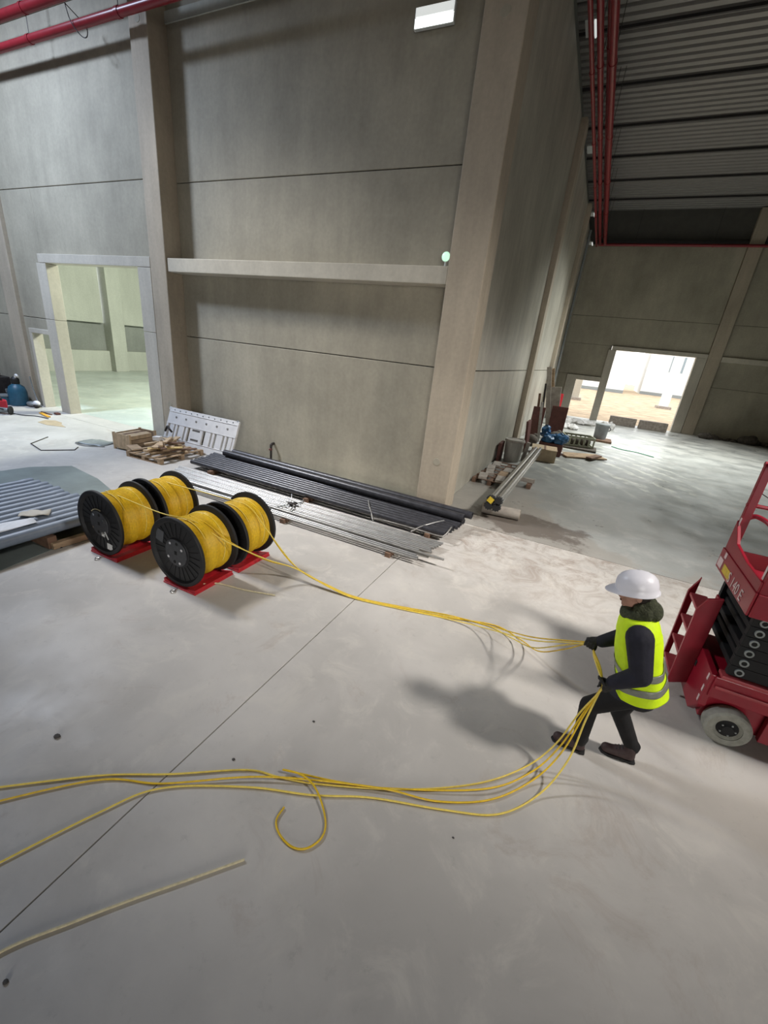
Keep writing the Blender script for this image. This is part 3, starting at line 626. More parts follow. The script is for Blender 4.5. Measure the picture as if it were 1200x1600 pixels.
# tie wire with a knot on the galvanised bundle
tw = empty('tie_wire', (-2.48, -2.1, 0.13), 0, 'twisted dark wire tying the galvanised pipes, with its knot on top', 'wire')
MB().tube(spline([(-0.28, -0.48, 0.012), (-0.12, -0.25, 0.016), (0, 0, 0.03), (0.06, 0.2, 0.016), (0.02, 0.38, 0.012)]), 0.012, 6).build('strand', M['greymetal'], tw, smooth=60)
MB().tube(spline([(-0.15, 0.05, 0.02), (0.0, 0.02, 0.04), (0.1, -0.05, 0.03), (0.16, -0.22, 0.02), (0.24, -0.34, 0.012)]), 0.012, 6).build('strand', M['steel'], tw, smooth=60)
MB().tube(spline([(0.0, 0.0, 0.03), (-0.08, 0.12, 0.08), (-0.14, 0.20, 0.15)]), 0.009, 6).build('strand', M['steel'], tw, smooth=60)
MB().ell((0.0, 0.0, 0.035), 0.08, 0.05, 0.035, 10, 6).ell((0.05, 0.05, 0.04), 0.05, 0.06, 0.03, 8, 6).build('knot', M['darkmetal'], tw, smooth=60)
# dark pipes
for k in range(8):
    y = -1.46 + k * 0.118
    pipe('dark_steel_pipe', (-5.95 - 0.02 * k + rng.uniform(-0.05, 0.05), y + 0.05, 0.155), (0.47 + 0.022 * k + rng.uniform(-0.02, 0.02), y, 0.155), 0.055, M['dark_pipe'],
         '%s dark coated pipe counted from the front of the stack under the ledge' % ORD[k], group='dark pipes stacked by the wall')
pipe('dark_steel_pipe', (-5.7, -0.62, 0.29), (0.62, -0.80, 0.29), 0.078, M['dark_pipe'], 'thick dark pipe lying on top of the dark stack, nearer the room', group='dark pipes stacked by the wall')
pipe('dark_steel_pipe', (-5.6, -0.42, 0.29), (0.72, -0.56, 0.29), 0.078, M['dark_pipe'], 'thick dark pipe lying on top of the dark stack, nearer the wall', group='dark pipes stacked by the wall')
for x in (-5.3, -2.6, 0.12):
    tag(boxo('timber_bearer', (x, x + 0.09, -1.56, -0.45, 0, 0.098), M['wood3']), {-5.3: 'timber bearer under the left end of the dark pipes', -2.6: 'timber bearer under the middle of the dark pipes', 0.12: 'timber bearer under the right end of the dark pipes'}[x], 'timber', 'bearers under the pipes')
# chocks that carry the two thick pipes
# straps across the pipes at the right end
tag(MB().tube(spline([(-1.35, -1.02, 0.222), (-1.18, -1.30, 0.223), (-1.0, -1.54, 0.19), (-0.85, -1.75, 0.135)]), 0.012, 6).build('steel_strap', M['steel'], smooth=60), 'pale steel strap slanting from the dark pipes down to the galvanised bundle', 'strap', 'straps on the pipes')
tag(MB().tube(spline([(0.30, -1.02, 0.222), (0.18, -1.25, 0.224), (0.02, -1.52, 0.19), (-0.08, -1.74, 0.140)]), 0.012, 6).build('steel_strap', M['steel'], smooth=60), 'pale steel strap slanting across the right end of the dark pipes', 'strap', 'straps on the pipes')
tag(MB().tube(spline([(-0.95, -1.62, 0.14), (-0.4, -1.60, 0.15), (0.1, -1.60, 0.15), (0.42, -1.60, 0.15), (0.50, -1.56, 0.17), (0.53, -1.40, 0.225), (0.52, -1.25, 0.225)]), 0.013, 6).build('bent_rod', M['steel_dull'], smooth=60), 'long bent steel rod lying between the dark and galvanised pipes', 'rod')
# small wall spigot and anchors
o = empty('wall_spigot', (-5.05, 0.48, 0.42), 0, 'rusty pipe stub with elbow rising against the wall behind the dark pipes', 'pipe')
MB().tube([(0, -0.12, -0.42), (0, -0.12, 0.0)], 0.03, 10).build('riser', M['darkmetal'], o, smooth=40)
MB().tube(spline([(0, -0.12, -0.01), (0, -0.10, 0.05), (0, 0.0, 0.06)]), 0.036, 10).build('elbow', M['darkmetal'], o, smooth=50)
MB().ell((0.0, -0.14, -0.08), 0.05, 0.05, 0.035).build('valve', M['rust'], o, smooth=60)

# ------------------------------------------------------------------ grey plastic pipes at the left, on bearers over a flat grey-green patch
poly = [(-4.02, -7.6), (-4.03, -6.1), (-4.18, -5.2), (-4.30, -4.75), (-4.9, -4.05), (-5.67, -3.52), (-6.6, -3.25), (-7.75, -3.1), (-8.2, -3.7), (-8.35, -5.0), (-8.4, -7.6)]
tag(MB().prism(poly, lambda u, v, d: (u, v, d), 0.0, 0.008).build('floor_patch', M['sheet']), 'flat grey green patch on the floor under the grey pipes', 'sheet')  # thin flat shape, grey-green against the paler floor
for k in range(13):
    x = -4.27 - k * 0.178
    t = empty('grey_pipe', (x, -4.46 + rng.uniform(-0.03, 0.03), 0.268), 0, '%s grey plastic pipe counted from the reels in the row on the left' % ORD[k], 'pipe', 'grey plastic pipes in a row')
    r = 0.082
    MB().lathe([(r * 0.92, 0), (r + 0.006, 0), (r + 0.006, 0.14), (r, 0.16), (r, 4.0), (r * 0.92, 4.0), (r * 0.92, 3.8), (0, 3.8), (0, 0.15), (r * 0.92, 0.15)], 18, (0, 0, 0), (0, -1, 0.0), closed=True).build('tube', M['grey_pvc'], t, smooth=40)
    MB().lathe([(0.0, 0.05), (r * 0.91, 0.05), (r * 0.91, 0.06), (0, 0.06)], 18, (0, 0, 0), (0, -1, 0), closed=True).build('bore', M['bore'], t)
for y in (-4.75, -5.45, -6.4):
    tag(boxo('timber_bearer', (-6.6, -4.16, y, y + 0.12, 0.008, 0.186), M['wood3'], None, 0.008), {-4.75: 'timber bearer under the open ends of the grey pipes', -5.45: 'second timber bearer under the grey pipes', -6.4: 'timber bearer under the grey pipes at the frame edge'}[y], 'timber', 'bearers under the pipes')
tag(MB().bar((-4.14, -5.42, 0.055), (-4.10, -4.6, 0.055), 0.09, 0.09).build('loose_timber', M['wood'], bevel=0.006), 'loose brown timber lying beside the row of grey pipes', 'timber')
def sheet_paper(name, c, a, b, rz, label, mm='paper', z=0.36):
    mb = MB(); nx, ny = 6, 4; vs = []; fs = []
    for j in range(ny + 1):
        for i in range(nx + 1):
            u = (i / nx - .5) * a; v = (j / ny - .5) * b; vs.append((u, v, 0.012 * math.sin(i * 1.7 + j) + 0.012))
    for j in range(ny):
        for i in range(nx): q = j * (nx + 1) + i; fs.append((q, q + 1, q + nx + 2, q + nx + 1))
    mb.add(vs, fs); o = mb.build(name, M[mm], smooth=60, loc=(c[0], c[1], z)); o.rotation_euler.z = rz
    so = o.modifiers.new('s', 'SOLIDIFY'); so.thickness = 0.006
    return tag(o, label, 'paper')
sheet_paper('paper_sheet', (-4.72, -5.28), 0.36, 0.22, 0.9, 'pale paper lying on the grey pipes', 'frame', 0.357)
sheet_paper('paper_sheet', (-4.50, -5.72), 0.26, 0.62, -0.1, 'white folded sheet on the grey pipes at the frame edge', 'paper', 0.357)
# dark lid edge on the patch line
tag(MB().lathe([(0.035, 0), (0.03, 0.02), (0, 0.022)], 10).build('cable_gland', M['black'], loc=(-4.12, -5.33, 0.008)), 'small black cap on the edge of the grey green patch', 'cap')

# ------------------------------------------------------------------ scrap wood
def plank(p0, p1, w, h, mm, label, group='scrap planks on the pallet', name='plank', up=(0, 0, 1)):
    c = Vector(p0)
    o = MB().bar((0, 0, 0), Vector(p1) - c, w, h, up).build(name, M[mm], bevel=0.004, loc=c)
    return tag(o, label, 'plank', group)
def pallet(name, loc, rz, lx, ly, label, mm='wood', nb=6):
    r = empty(name, loc, rz, label, 'pallet')
    for k in range(3):
        y = -ly / 2 + 0.05 + k * (ly - 0.1) / 2
        for q in (0.05, lx / 2, lx - 0.05): boxo('block', (q - lx / 2 - 0.05, q - lx / 2 + 0.05, y - 0.05, y + 0.05, 0.02, 0.10), M[mm], r)
        boxo('stringer', (-lx / 2, lx / 2, y - 0.05, y + 0.05, 0.10, 0.12), M[mm], r); boxo('bottom_board', (-lx / 2, lx / 2, y - 0.05, y + 0.05, 0, 0.02), M[mm], r)
    for k in range(nb):
        x = -lx / 2 + 0.05 + k * (lx - 0.1) / (nb - 1); boxo('deck_board', (x - 0.045, x + 0.045, -ly / 2, ly / 2, 0.12, 0.14), M[mm], r, 0.003)
    return r
pallet('wooden_pallet', (-7.22, -1.12, 0), 0.05, 1.15, 1.35, 'wooden pallet carrying the heap of scrap planks by the barrier', 'wood')
base = Vector((-7.22, -1.12, 0.15)); rw = random.Random(5)
spec = [('wood2', 'pale sawn plank on top of the scrap heap, pointing at the barrier'), ('wood4', 'yellowish board lying flat on the front of the scrap heap'),
        ('wood2', 'thick pale batten slanting across the middle of the scrap heap'), ('wood', 'broad brown board sticking out of the left front of the scrap heap'),
        ('wood3', 'dark brown plank at the right edge of the scrap heap')]
for k, (mm, lab) in enumerate(spec):
    a = [(-0.35, 0.45, 0.20, 0.30, -0.25, 0.28, 0.09, 0.03), (0.02, -0.52, 0.12, 0.50, 0.10, 0.14, 0.14, 0.022), (-0.38, 0.15, 0.16, 0.40, -0.42, 0.24, 0.08, 0.05), (-0.72, -0.42, 0.05, -0.30, -0.55, 0.03, 0.26, 0.025), (0.12, -0.35, 0.06, 0.62, 0.42, 0.08, 0.10, 0.03)][k]
    plank(base + Vector(a[0:3]), base + Vector(a[3:6]), a[6], a[7], mm, lab)
for k in range(16):
    L_ = rw.uniform(0.35, 0.8); an = rw.choice([0.3, 1.2, -0.4, 2.0, 0.9]) + rw.uniform(-0.25, 0.25); c = base + Vector((rw.uniform(-0.34, 0.34), rw.uniform(-0.42, 0.42), 0.015 + 0.011 * k))
    dv = Vector((math.cos(an), math.sin(an), rw.uniform(-0.06, 0.06))) * L_ / 2
    plank(c - dv, c + dv, rw.uniform(0.08, 0.15), rw.uniform(0.025, 0.05), rw.choice(['wood', 'wood2', 'wood2', 'wood3']), 'short broken plank, %s from the top of the scrap heap' % ORD[15 - k])
plank(base + Vector((-0.30, -0.08, 0.26)), base + Vector((-0.12, -0.02, 0.27)), 0.14, 0.10, 'white_plastic', 'white block lying on top of the scrap heap')
# crate of offcuts
cr = empty('wooden_crate', (-8.34, -1.15, 0), 0.12, 'open wooden crate filled with timber offcuts left of the scrap heap', 'crate')
boxo('end_panel', (-0.28, 0.28, -0.42, -0.39, 0.04, 0.42), M['wood2'], cr, 0.004); boxo('end_panel', (-0.28, 0.28, 0.39, 0.42, 0.04, 0.42), M['wood'], cr, 0.004)
for z in (0.06, 0.19, 0.32): boxo('side_slat', (-0.28, -0.255, -0.39, 0.39, z, z + 0.09), M['wood'], cr)
for z in (0.06,): boxo('side_slat', (0.255, 0.28, -0.39, 0.39, z, z + 0.09), M['wood'], cr)
for x in (-0.26, 0.26):
    for y in (-0.40, 0.40): boxo('corner_post', (x - 0.025, x + 0.025, y - 0.025, y + 0.025, 0, 0.44), M['wood2'], cr)
boxo('bottom', (-0.255, 0.255, -0.39, 0.39, 0.03, 0.05), M['wood'], cr)
for k in range(12):
    x = -0.19 + (k % 4) * 0.127; z = 0.105 + (k // 4) * 0.115
    v = Vector((-8.34, -1.15, 0)) + (RZ(0.12) @ Vector((x, -0.37 + rw.uniform(0, .05), z))); q = Vector((-8.34, -1.15, 0)) + (RZ(0.12) @ Vector((x, 0.34 + rw.uniform(-.08, .03), z)))
    plank(v, q, 0.115, 0.10, rw.choice(['wood', 'wood2', 'wood3']), '%s offcut from the left in the %s layer of the wooden crate' % (ORD[k % 4], ['bottom', 'middle', 'top'][k // 4]), 'offcuts in the crate', 'timber_offcut')
tag(MB().tube(spline([(-8.1, -0.42, 0.40), (-7.95, -0.45, 0.55), (-7.82, -0.5, 0.50), (-7.8, -0.45, 0.42)]), 0.03, 6).build('rag', M['darkmetal'], smooth=60), 'dark crumpled rag draped behind the wooden crate', 'rag')
for k, (p, q, mm) in enumerate((((-8.0, -0.55, 0.05), (-7.75, -0.2, 0.30), 'wood2'), ((-7.95, -0.3, 0.05), (-7.35, -0.30, 0.10), 'wood'), ((-7.85, -0.42, 0.05), (-7.5, -0.25, 0.2), 'wood2'))):
    plank(p, q, 0.09, 0.03, mm, ['pale plank leaning behind the crate', 'brown plank lying behind the scrap heap', 'short pale plank wedged between crate and barrier'][k], 'loose planks behind the crate')

# ------------------------------------------------------------------ white plastic barrier leaning on the wall
BW, BH = 2.55, 1.05
ba = empty('barrier', (-7.04, -0.40, 0.012), 0, 'white plastic site barrier with slots, leaning against the concrete wall', 'barrier', rot=(-0.37, 0, 0))
BT = 0.055
def bb(name, x0, x1, z0, z1, y0=0.0, y1=BT, m_='white_plastic', b=0.008): return boxo(name, (x0 - BW / 2, x1 - BW / 2, y0, y1, z0, z1), M[m_], ba, b)
bb('bottom_rail', 0, BW, 0, 0.20); bb('top_board', 0, BW, 0.62, BH)
bb('side_rail', 0, 0.07, 0.20, 0.62); bb('side_rail', BW - 0.07, BW, 0.20, 0.62)
bb('cap_strip', 0.02, BW - 0.05, 0.93, 0.955, -0.014, 0.0); bb('lower_lip', 0, BW, 0.60, 0.625, -0.012, 0.0); bb('lower_lip', 0, BW, 0.195, 0.215, -0.012, 0.0)
for x, w in ((0.15, 0.16), (0.36, 0.08), (0.50, 0.20), (0.76, 0.08), (1.50, 0.19), (1.75, 0.08), (1.90, 0.22), (2.18, 0.08), (2.32, 0.13)): bb('slat', x, x + w, 0.20, 0.62)
bb('slat', 0.93, 1.40, 0.20, 0.62)['label'] = 'wide middle slat with two dark slots'
for z in (0.27, 0.53): bb('slot', 1.02, 1.30, z, z + 0.05, -0.004, 0.004, 'hole', 0)
for k in range(6): MB().lathe([(0.03, 0), (0.028, -0.012), (0.012, -0.014)], 12, (-BW / 2 + 0.32 + k * 0.38, 0, 0.80), (0, 1, 0)).build('stud', M['steel_dull'], ba, smooth=40)
for k in range(11): MB().lathe([(0.02, 0), (0.016, -0.01)], 8, (-BW / 2 + 0.2 + k * 0.215, 0, 0.995 - 0.012 * (k % 2)), (0, 1, 0)).build('knob', M['greymetal'], ba, smooth=40)
bb('hinge', -0.03, 0.05, 0.98, 1.06, 0.0, 0.05); bb('hinge', BW - 0.1, BW - 0.03, 1.02, 1.07, 0.0, 0.05, 'greymetal')
# grey foil and rod shapes on the floor nearby
sheet_paper('plastic_foil', (-9.3, -1.6), 0.75, 0.55, 0.3, 'grey crumpled foil lying left of the wooden crate', 'greymetal', 0.004)
tag(MB().tube(spline([(-9.7, -1.75, 0.01), (-9.6, -1.95, 0.01), (-9.2, -1.98, 0.01), (-8.8, -1.7, 0.01)], 3), 0.014, 6).build('white_lath', M['steel'], smooth=40), 'thin white lath on the floor before the grey foil', 'lath')
tag(MB().tube([(-10.55, -2.10, 0.01), (-10.10, -2.72, 0.01), (-9.35, -2.88, 0.01), (-8.95, -2.35, 0.01), (-9.15, -2.15, 0.01)], 0.012, 6).build('bent_wire', M['darkmetal']), 'thin dark bent wire lying on the bright floor', 'wire')

# ------------------------------------------------------------------ left edge: containers and tools by the narrow door
bl = empty('blue_canister', (-15.45, -0.38, 0), 0, 'tall blue plastic canister with black cap left of the narrow door', 'canister')
MB().lathe([(0, 0), (0.24, 0), (0.27, 0.03), (0.27, 0.45), (0.22, 0.62), (0.12, 0.70), (0.10, 0.72), (0, 0.72)], 20).build('body', M['teal'], bl, smooth=40)
MB().lathe([(0.10, 0.71), (0.12, 0.74), (0.12, 0.88), (0.05, 0.95), (0, 0.95)], 14).build('cap', M['black'], bl, smooth=40)
MB().tube(spline([(0.05, 0, 0.92), (0.12, 0, 1.02), (0.22, 0, 0.98)]), 0.035, 8).build('spout', M['sticker'], bl, smooth=50)
MB().box(-0.30, -0.24, -0.2, -0.05, 0.40, 0.52).build('label_patch', M['greymetal'], bl)
b2 = empty('blue_tub', (-15.75, -0.62, 0), 0, 'low blue tub standing in front of the tall blue canister', 'tub')
MB().lathe([(0, 0), (0.20, 0), (0.23, 0.30), (0.21, 0.30), (0.19, 0.05), (0, 0.05)], 18).build('body', M['teal'], b2, smooth=40)
MB().lathe([(0.23, 0.29), (0.245, 0.30), (0.245, 0.33), (0.0, 0.34)], 18).build('lid', M['greymetal'], b2, smooth=40)
rc = empty('red_fuel_can', (-14.72, -1.27, 0), 0, 'bright red plastic can at the left edge of the floor', 'can')
MB().box(-0.28, 0.20, -0.15, 0.15, 0, 0.36).build('body', M['redcan'], rc, bevel=0.04); MB().tube(spline([(-0.1, 0, 0.35), (-0.05, 0, 0.44), (0.08, 0, 0.44), (0.12, 0, 0.35)]), 0.025, 8).build('handle', M['redcan'], rc, smooth=50)
MB().lathe([(0.04, 0.35), (0.04, 0.41), (0, 0.41)], 10, (0.16, 0, 0)).build('cap', M['black'], rc); boxo('foot', (-0.29, 0.21, -0.16, 0.16, 0, 0.10), M['rust'], rc, 0.02)
gr = empty('angle_grinder', (-14.12, -1.42, 0), 0.4, 'grey power tool with round black guard on the floor by the red can', 'tool')
MB().capsule((-0.20, 0, 0.11), (0.10, 0, 0.12), 0.09, 0.075).build('body', M['greymetal'], gr, smooth=60); MB().lathe([(0.0, -0.02), (0.13, -0.02), (0.13, 0.02), (0.0, 0.02)], 20, (0.2, 0, 0.13), (1, 0.3, 0)).build('guard', M['black'], gr, smooth=40)
MB().tube([(0.05, -0.08, 0.16), (0.05, -0.2, 0.2)], 0.02, 8).build('handle', M['black'], gr)
dk = empty('black_toolbox', (-16.55, -0.42, 0), 0, 'black bulky machine in the shade at the far left edge', 'machine')
boxo('body', (-0.5, 0.35, -0.4, 0.25, 0, 0.85), M['darkmetal'], dk, 0.03); boxo('shelf', (-0.45, 0.45, -0.45, -0.3, 0.3, 0.36), M['greymetal'], dk); MB().ell((-0.1, -0.1, 0.93), 0.35, 0.25, 0.16).build('cover', M['wood3'], dk, smooth=60)
tag(MB().tube(spline([(-15.05, -0.12, 1.0), (-15.0, -0.10, 0.55), (-14.85, -0.12, 0.22), (-14.7, -0.14, 0.12)]), 0.02, 8).build('grey_hose', M['greymetal'], smooth=60), 'grey hose hanging down between canister and narrow door', 'hose')
gg = empty('cloth_bundle', (-14.75, -0.22, 0), 0, 'grey and white rags bundled at the foot of the narrow door', 'rags')
MB().ell((-0.28, 0, 0.09), 0.22, 0.13, 0.09).build('rag', M['greymetal'], gg, smooth=60); MB().ell((0.02, 0.0, 0.15), 0.13, 0.1, 0.09).build('rag', M['paper'], gg, smooth=60); MB().ell((0.05, -0.02, 0.07), 0.1, 0.1, 0.07).build('rag', M['darkmetal'], gg, smooth=60)
tag(MB().bar((-13.75, -0.62, 0.02), (-13.0, -0.78, 0.02), 0.10, 0.035).build('orange_level', M['orange'], bevel=0.006), 'orange spirit level lying before the wide left door', 'level')
tag(MB().bar((-13.95, -0.50, 0.015), (-13.35, -0.52, 0.015), 0.05, 0.03).build('dark_rod', M['wood3']), 'dark wooden rod lying behind the orange level', 'rod')
tag(MB().bar((-13.45, -0.33, 0.03), (-13.25, -0.36, 0.03), 0.12, 0.05).build('maroon_box', M['rust']), 'small dark red box at the foot of the left door post', 'box')
tag(MB().prism([(-0.5, 0.1), (-0.3, 0.28), (0.1, 0.25), (0.35, 0.1), (0.75, 0.0), (0.2, -0.22), (-0.3, -0.2)], lambda u, v, d: (u, v, d), 0, 0.006).build('cardboard_sheet', M['cardboard'], loc=(-12.2, -1.15, 0)), 'torn brown cardboard sheet lying on the bright floor', 'cardboard')
tag(MB().tube(spline([(-15.2, -1.9, 0.012), (-14.2, -1.75, 0.012), (-13.9, -1.85, 0.012), (-13.75, -2.1, 0.012)]), 0.014, 6).build('floor_cable', M['black2'], smooth=60), 'dark cord lying on the floor below the red can', 'cord')
tag(MB().tube(spline([(-14.0, -1.25, 0.012), (-13.6, -1.15, 0.012), (-13.3, -0.95, 0.012), (-12.8, -0.90, 0.012)]), 0.014, 6).build('floor_cable', M['black2'], smooth=60), 'dark cord running from the grey tool to the orange level', 'cord')

# ------------------------------------------------------------------ along the receding wall
pallet('wooden_pallet', (0.40, 4.0, 0), 1.52, 2.5, 0.95, 'wooden pallet with brick pieces lying against the receding wall', 'wood3', 7)
for k in range(7):
    x = 0.12 + (k % 2) * 0.42 + rw.uniform(-.05, .05); y = 3.0 + (k // 2) * 0.55
    tag(MB().box(-0.11, 0.11, -0.26, 0.26, 0, 0.07).build('board_offcut', M['greywood'] if k != 3 else M['wood'], bevel=0.006, loc=(x, y, 0.141)), 'board offcut on the pallet by the receding wall, %s row, %s side' % (ORD[k // 2], ['wall', 'room'][k % 2]), 'board', 'board offcuts on the pallet').rotation_euler.z = rw.uniform(-.2, .2)
bk_ = empty('stained_bucket', (0.30, 6.35, 0), 0, 'tall stained grey bucket standing behind the pallet by the receding wall', 'bucket')
MB().lathe([(0, 0), (0.26, 0), (0.31, 0.72), (0.32, 0.74), (0.29, 0.74), (0.25, 0.08), (0, 0.08)], 22).build('body', M['bucket'], bk_, smooth=40); MB().lathe([(0.315, 0.66), (0.335, 0.67), (0.335, 0.71), (0.318, 0.72)], 22).build('rim_band', M['greywood'], bk_, smooth=40)
tag(MB().box(-0.05, 0.05, -0.30, 0.30, 0, 0.62).build('rust_board', M['rust'], bevel=0.01, loc=(-0.08, 6.1, 0)), 'dark red board on edge between bucket and wall', 'board')
pk = empty('grey_post_offcut', (0.62, 6.7, 0), 0, 'pale upright plank beside the stained bucket', 'plank'); pk.rotation_euler = (0.0, 0.14, 0)
boxo('board', (-0.06, 0.06, -0.05, 0.05, 0.01, 0.66), M['greywood'], pk, 0.005)
# four steel tubes carried by a log and a box
for k, (dx, dz) in enumerate(((0.0, 0.0), (0.16, 0.0), (0.02, 0.135), (0.17, 0.135))):
    lab = ['lower left', 'lower right', 'upper left', 'upper right'][k] + ' shiny steel tube with black end fitting beside the receding wall'
    t = pipe('steel_tube', (0.86 + dx, 0.32, 0.30 + dz), (0.92 + dx, 7.05, 0.30 + dz), 0.064, M['tube_steel'], lab, 'tube', 'steel tubes with black ends')
    mb = MB(); m2 = 10; poly = []
    for q in range(m2 * 2): rr = 0.098 if q % 2 else 0.076; poly.append((rr * math.cos(PI * q / m2), rr * math.sin(PI * q / m2)))
    mb.prism(poly, lambda u, v, d: (u, d, v), -0.09, 0.02); mb.build('end_fitting', M['black'], t)
    if k == 2: MB().box(-0.06, 0.06, -0.099, -0.089, -0.06, 0.06, 0, Matrix.Rotation(0.5, 4, 'Y')).build('yellow_tag', M['yellow_label'], t)['label'] = 'yellow square tag'
lg = empty('round_log', (1.1, 0.62, 0), 0, 'short round log under the near end of the steel tubes', 'log')
MB().lathe([(0.0, -0.42), (0.115, -0.42), (0.12, -0.40), (0.118, 0.0), (0.12, 0.36), (0.115, 0.38), (0, 0.38)], 16, (0, 0, 0.12), (1, 0.12, 0)).build('bark', M['greywood'], lg, smooth=40)
MB().lathe([(0.0, 0.381), (0.105, 0.381), (0.1, 0.386), (0, 0.386)], 16, (0, 0, 0.12), (1, 0.12, 0)).build('cut_end', M['cardboard'], lg)
sp = empty('timber_trestle', (1.12, 3.5, 0), 0, 'pale wooden trestle under the middle of the steel tubes', 'trestle')
boxo('beam', (-0.40, 0.30, -0.06, 0.06, 0.13, 0.24), M['greywood'], sp, 0.006); boxo('foot', (0.12, 0.24, -0.22, 0.22, 0, 0.13), M['wood3'], sp, 0.006); boxo('foot', (-0.36, -0.24, -0.22, 0.22, 0, 0.13), M['wood3'], sp, 0.006)
bx = empty('cardboard_box', (1.18, 7.62, 0), 0.1, 'brown cardboard box at the far end of the steel tubes', 'box')
boxo('body', (-0.42, 0.42, -0.42, 0.42, 0, 0.42), M['cardboard'], bx, 0.01); boxo('lid', (-0.43, 0.02, -0.43, 0.43, 0.42, 0.435), M['cardboard'], bx); boxo('flap', (0.03, 0.43, -0.43, 0.43, 0.42, 0.43), M['wood2'], bx)
boxo('tape', (-0.02, 0.05, -0.435, 0.43, 0.425, 0.437), M['wood3'], bx)
bag = empty('blue_bag', (1.30, 8.9, 0), 0, 'crumpled blue plastic bag lying on a red brown box', 'bag')
mb = MB(); r5 = random.Random(4)
for q in range(9): mb.ell((-0.18 + 0.07 * q, -0.1 + r5.uniform(-.06, .06), 0.60 + r5.uniform(-.05, .06)), 0.20, 0.25, 0.17, 26, 18)
for q in range(3): mb.ell((-0.30, 0.05, 0.70 + 0.10 * q), 0.17 - 0.015 * q, 0.17, 0.12, 24, 16)
crumple(mb, 0.09, 7.0); crumple(mb, 0.03, 19.0, 4); mb.build('sack', M['bluebag'], bag, smooth=40)
boxo('base_box', (-0.42, 0.42, -0.36, 0.4, 0.0, 0.46), M['rust'], bag, 0.01)
def board(name, x0, x1, y0, y1, h, lean, mm, label, cat='board', group='boards leaning on the receding wall'):
    c = ((x0 + x1) / 2, (y0 + y1) / 2, 0.0)
    o = MB().box(-(x1 - x0) / 2, (x1 - x0) / 2, -(y1 - y0) / 2, (y1 - y0) / 2, 0.012, h).build(name, M[mm], bevel=0.006, loc=c); o.rotation_euler = (0, -lean, 0)
    return tag(o, label, cat, group)
board('brown_board', 0.42, 0.50, 8.2, 9.0, 1.15, 0.10, 'rust', 'dark brown board standing on end before the second column')
board('red_brown_panel', 0.78, 1.45, 12.3, 12.36, 1.5, 0.0, 'rust', 'wide red brown panel standing upright behind the blue bag')
board('red_brown_panel', 0.10, 0.60, 11.3, 11.36, 1.45, 0.0, 'rust', 'narrow red brown panel standing beside the second column')
for k, (x, y, h, w, ln, mm, lab) in enumerate(((0.86, 12.5, 3.15, 0.2, 0.2, 'greywood', 'tallest grey plank leaning on the receding wall'), (0.98, 12.9, 3.1, 0.16, 0.2, 'wood', 'tall brown plank leaning right beside the tallest grey plank'),
    (1.0, 12.6, 2.3, 0.42, 0.12, 'greywood', 'broad grey board leaning in front of the tall planks'), (0.62, 11.0, 1.7, 0.10, 0.12, 'steel_dull', 'thin pale steel profile leaning left of the broad board'),
    (0.40, 11.5, 2.0, 0.10, 0.10, 'wood3', 'short dark post leaning left of the pale profile'), (0.52, 12.2, 2.4, 0.08, 0.10, 'darkmetal', 'slim dark post leaning behind the short dark post'))):
    board('leaning_plank', x - w / 2, x + w / 2, y, y + 0.05, h, ln, mm, lab, 'plank', 'planks leaning on the receding wall')
for x, y, z, r, lab in ((0.45, 9.9, 0.55, 0.26, 'dark crumpled sack behind the brown boards'), (1.25, 11.4, 0.0, 0.30, 'dark sack on the floor right of the leaning boards')):
    mb = MB(); mb.ell((0, 0, r * 0.9), r, r * 0.8, r * 0.9, 12, 8); mb.ell((0.1, 0.1, r * 1.6), r * 0.4, r * 0.35, r * 0.4)
    o = mb.build('dark_sack', M['rubble'], smooth=60, loc=(x, y, 0)); tag(o, lab, 'sack', 'dark sacks by the wall')
sg = empty('red_sign_post', (0.62, 17.6, 0), 0, 'red and white post standing by the narrow far door', 'post')
boxo('red_plate', (-0.20, 0.20, -0.03, 0.03, 0.75, 1.75), M['redsign'], sg, 0.005); boxo('white_plate', (-0.2, 0.2, -0.03, 0.03, 0.3, 0.745), M['sticker'], sg, 0.005)
MB().tube([(0, 0.05, 0), (0, 0.05, 1.7)], 0.03, 8).build('pole', M['greymetal'], sg); boxo('foot', (-0.25, 0.25, -0.2, 0.25, 0, 0.08), M['black2'], sg)
for k, (x, y, rx_, h, mm, lab) in enumerate(((1.5, 17.2, 0.55, 0.28, 'wrap', 'crumpled white wrapping heaped beside the red post'), (2.1, 20.6, 0.9, 0.25, 'wrap', 'wide white wrapping heap before the narrow far door'), (3.45, 19.8, 0.42, 0.45, 'wrap', 'small peaked heap of white wrapping at the middle door post'), (1.0, 18.6, 0.5, 0.5, 'wrap', 'pinkish wrapped bundle against the far left door post'))):
    mb = MB(); r5 = random.Random(k)
    for q in range(6): mb.ell((r5.uniform(-.6, .6) * rx_, r5.uniform(-.5, .5) * rx_, h * 0.35), rx_ * r5.uniform(.3, .6), rx_ * r5.uniform(.3, .5), h * r5.uniform(.4, .65), 18, 12)
    for i, v in enumerate(mb.v): mb.v[i] = (v[0], v[1], max(0.0, v[2]))
    crumple(mb, 0.12, 5.0, k); crumple(mb, 0.04, 16.0, k); mb.v = [(a_, b_, max(0.0, c_)) for a_, b_, c_ in mb.v]
    tag(mb.build('white_wrapping', M[mm], smooth=50, loc=(x, y, 0)), lab, 'wrapping', 'wrapping heaps by the far doors')
